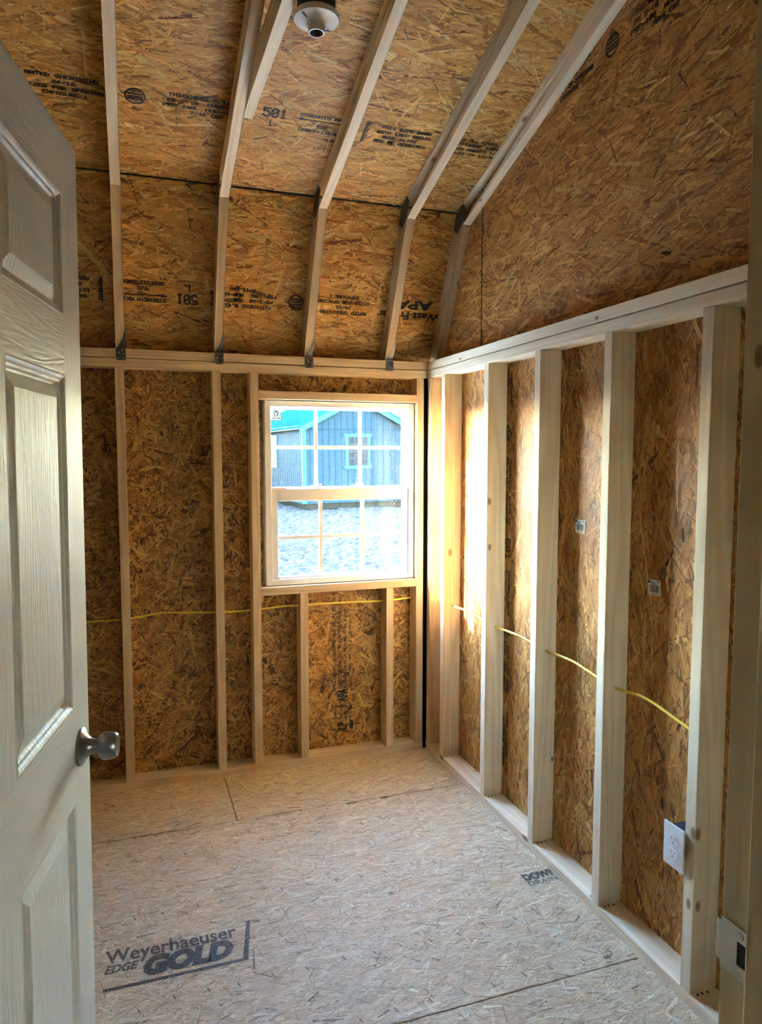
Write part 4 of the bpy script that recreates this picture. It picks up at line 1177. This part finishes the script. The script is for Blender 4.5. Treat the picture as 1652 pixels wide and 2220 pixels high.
MAT['skid'] = plain('skid_timber', (0.010, 0.009, 0.007), 0.9, spec=0.0)
MAT['leaf'] = plain('dark_foliage', (0.008, 0.013, 0.008), 0.8, spec=0.02, noise_amt=0.4, noise_scale=1.5)
MAT['bark'] = plain('bark', (0.012, 0.009, 0.007), 0.9, spec=0.02)
GW, GE, GR, GL = 3.55, 2.36, 0.92, 5.5            # gable width, eave height above floor level, roof rise, length
bear = R(85)
gd = Vector((math.sin(bear), math.cos(bear), 0))  # along the gable, to the right
bd = Vector((-gd.y, gd.x, 0))                     # away from us
org = Vector((-1.406 + 22.0 * math.sin(R(13.05)), -3.344 + 22.0 * math.cos(R(13.05)), 0))
shed = empty('neighbouring_shed', (org.x, org.y, GZ))
tag(shed, 'blue grey shed with teal trim and teal metal roof seen through the window', 'shed')
Ms = Matrix((gd, bd, Vector((0, 0, 1)))).transposed().to_4x4(); Ms.translation = (org.x, org.y, GZ)
shed.matrix_world = Ms @ Matrix.Rotation(R(-0.5), 4, 'Y')
z0, ze = 0.18, GE - GZ
zr = ze + GR
Mg = frame_matrix((0, 0, 0), (1, 0, 0), (0, 0, 1))
body = prism('body', [(0, z0), (GW, z0), (GW, ze), (GW / 2, zr), (0, ze)], -GL, 0, MAT['siding_blue'], shed, Mg)
for k in range(1, 17):
    x = k * 0.2032 + 0.02
    if x > GW - 0.05: break
    top = ze + GR * (1 - abs(x - GW / 2) / (GW / 2)) - 0.03
    box('siding_groove', x - 0.006, x + 0.006, -0.003, 0.01, z0, top, MAT['groove'], body, 0.0, Mg.inverted())
for k in range(1, 34):
    y = k * 0.2032
    box('siding_groove', -0.003, 0.01, y - 0.006, y + 0.006, z0, ze, MAT['groove'], body, 0.0, Mg.inverted())
box('siding_seam', 0, GW, -0.004, 0.01, ze - 0.10, ze - 0.085, MAT['groove'], body, 0.0, Mg.inverted())
box('skid', 0.1, GW - 0.1, 0.1, GL - 0.1, 0.0, z0, MAT['skid'], shed)
for x0 in (0, GW - 0.11): box('corner_trim', x0 - 0.01, x0 + 0.10, -0.02, 0.0, z0, ze, MAT['teal_trim'], shed)
box('corner_trim', -0.02, 0.0, -0.02, 0.10, z0, ze, MAT['teal_trim'], shed)
box('eave_trim', -0.14, -0.10, -0.16, GL + 0.1, ze - 0.10, ze + 0.02, MAT['teal_trim'], shed)
sl_ = GR / (GW / 2)
for s in (-1, 1):
    # rake boards and roof sheets
    cx = GW / 2
    q = [(cx, zr + 0.03), (cx + s * (GW / 2 + 0.14), zr + 0.03 - sl_ * (GW / 2 + 0.14)), (cx + s * (GW / 2 + 0.14), zr - 0.14 - sl_ * (GW / 2 + 0.14)), (cx, zr - 0.14)]
    prism('rake_trim', q, 0.14, 0.17, MAT['teal_trim'], shed, Mg)
    rf = [(cx, zr + 0.06), (cx + s * (GW / 2 + 0.18), zr + 0.06 - sl_ * (GW / 2 + 0.18)), (cx + s * (GW / 2 + 0.18), zr + 0.035 - sl_ * (GW / 2 + 0.18)), (cx, zr + 0.035)]
    roof = prism('roof_sheet', rf, -GL - 0.1, 0.19, MAT['teal_roof'], shed, Mg)
    for k in range(32):
        y = -0.17 + k * 0.228
        rb = [(cx, zr + 0.085), (cx + s * (GW / 2 + 0.18), zr + 0.085 - sl_ * (GW / 2 + 0.18)), (cx + s * (GW / 2 + 0.18), zr + 0.06 - sl_ * (GW / 2 + 0.18)), (cx, zr + 0.06)]
        prism('roof_rib', rb, -y - 0.055, -y, MAT['teal_roof'], roof)
def shed_window(name, M, w_, h_, parent):
    """window with teal trim in its own frame: x across, y up, z out"""
    e = empty(name, parent=parent); e.matrix_local = M
    t = 0.10
    box('window_trim', -w_ / 2 - t, -w_ / 2, 0, h_, 0, 0.025, MAT['teal_trim'], e); box('window_trim', w_ / 2, w_ / 2 + t, 0, h_, 0, 0.025, MAT['teal_trim'], e)
    box('window_trim', -w_ / 2 - t - 0.04, w_ / 2 + t + 0.04, h_, h_ + t, 0, 0.03, MAT['teal_trim'], e); box('window_trim', -w_ / 2 - t - 0.04, w_ / 2 + t + 0.04, -t, 0, 0, 0.03, MAT['teal_trim'], e)
    box('window_pane', -w_ / 2, w_ / 2, 0, h_, 0, 0.008, MAT['pane_far'], e)
    for k in (1, 2): box('muntin', -w_ / 2 + k * w_ / 3 - 0.009, -w_ / 2 + k * w_ / 3 + 0.009, 0.0, h_, 0.008, 0.014, MAT['far_white'], e)
    for f in (0.25, 0.5, 0.75): box('muntin', -w_ / 2, w_ / 2, h_ * f - 0.01 - (0.008 if f == .5 else 0), h_ * f + 0.01, 0.008, 0.014, MAT['far_white'], e)
shed_window('front_window', frame_matrix((1.79, 0, 1.17 - GZ - 0.02), (1, 0, 0), (0, 0, 1)), 0.64, 0.88, shed)
shed_window('side_window', frame_matrix((0, 3.2, 1.18 - GZ - 0.02), (0, -1, 0), (0, 0, 1)), 0.64, 0.88, shed)
vt = empty('gable_vent', parent=shed)
box('vent_frame', 1.52, 1.94, -0.03, 0.0, zr - 0.40, zr - 0.15, MAT['teal_trim'], vt)
for k in range(4): box('vent_louver', 1.56, 1.90, -0.045, -0.03, zr - 0.375 + k * 0.055, zr - 0.35 + k * 0.055, MAT['teal_roof'], vt)
# dark conifer beyond the shed's roof
def conifer(x, y, hgt, seed, label):
    t = empty('conifer_tree', (x, y, GZ))
    tag(t, label, 'tree', 'trees beyond the neighbouring shed')
    lathe('trunk', [(0.22, 0), (0.16, hgt * 0.5), (0.03, hgt)], MAT['bark'], t, 10)
    rn = random.Random(seed); bm = bmesh.new()
    for k in range(900):
        f = rn.random() ** 0.8; z = hgt * (0.12 + 0.88 * f); r = (1 - f) * hgt * 0.24 * rn.uniform(0.4, 1.05) + 0.05; a = rn.uniform(0, 6.283)
        c = Vector((r * math.cos(a), r * math.sin(a), z)); d_ = Vector((math.cos(a), math.sin(a), -0.35)); s_ = Vector((-math.sin(a), math.cos(a), 0)); l = rn.uniform(0.3, 0.7)
        vs_ = [bm.verts.new(c - d_ * l * 0.3), bm.verts.new(c + s_ * 0.14), bm.verts.new(c + d_ * l), bm.verts.new(c - s_ * 0.14)]
        bm.faces.new(vs_)
    finish('foliage', bm, MAT['leaf'], t)['kind'] = 'stuff'
conifer(13.5, 30.5, 7.5, 1, 'dark conifer past the shed roof at the upper right of the window')

# a taller shed beyond the window's left edge keeps the sun off the blue shed's side wall
s2 = empty('tall_shed')
tag(s2, 'taller shed standing next to the blue one, past the window edge', 'shed')
s2.matrix_world = Ms @ Matrix.Translation((-6.2, 2.2, 0))
prism('body', [(0, 0.1), (3.6, 0.1), (3.6, 3.0), (1.8, 4.3), (0, 3.0)], -7.5, 0, MAT['siding_blue'], s2, Mg)
prism('roof_sheet', [(-0.15, 2.95), (1.8, 4.34), (3.75, 2.95), (3.75, 3.02), (1.8, 4.41), (-0.15, 3.02)], -7.6, 0.12, MAT['teal_roof'], s2, Mg)
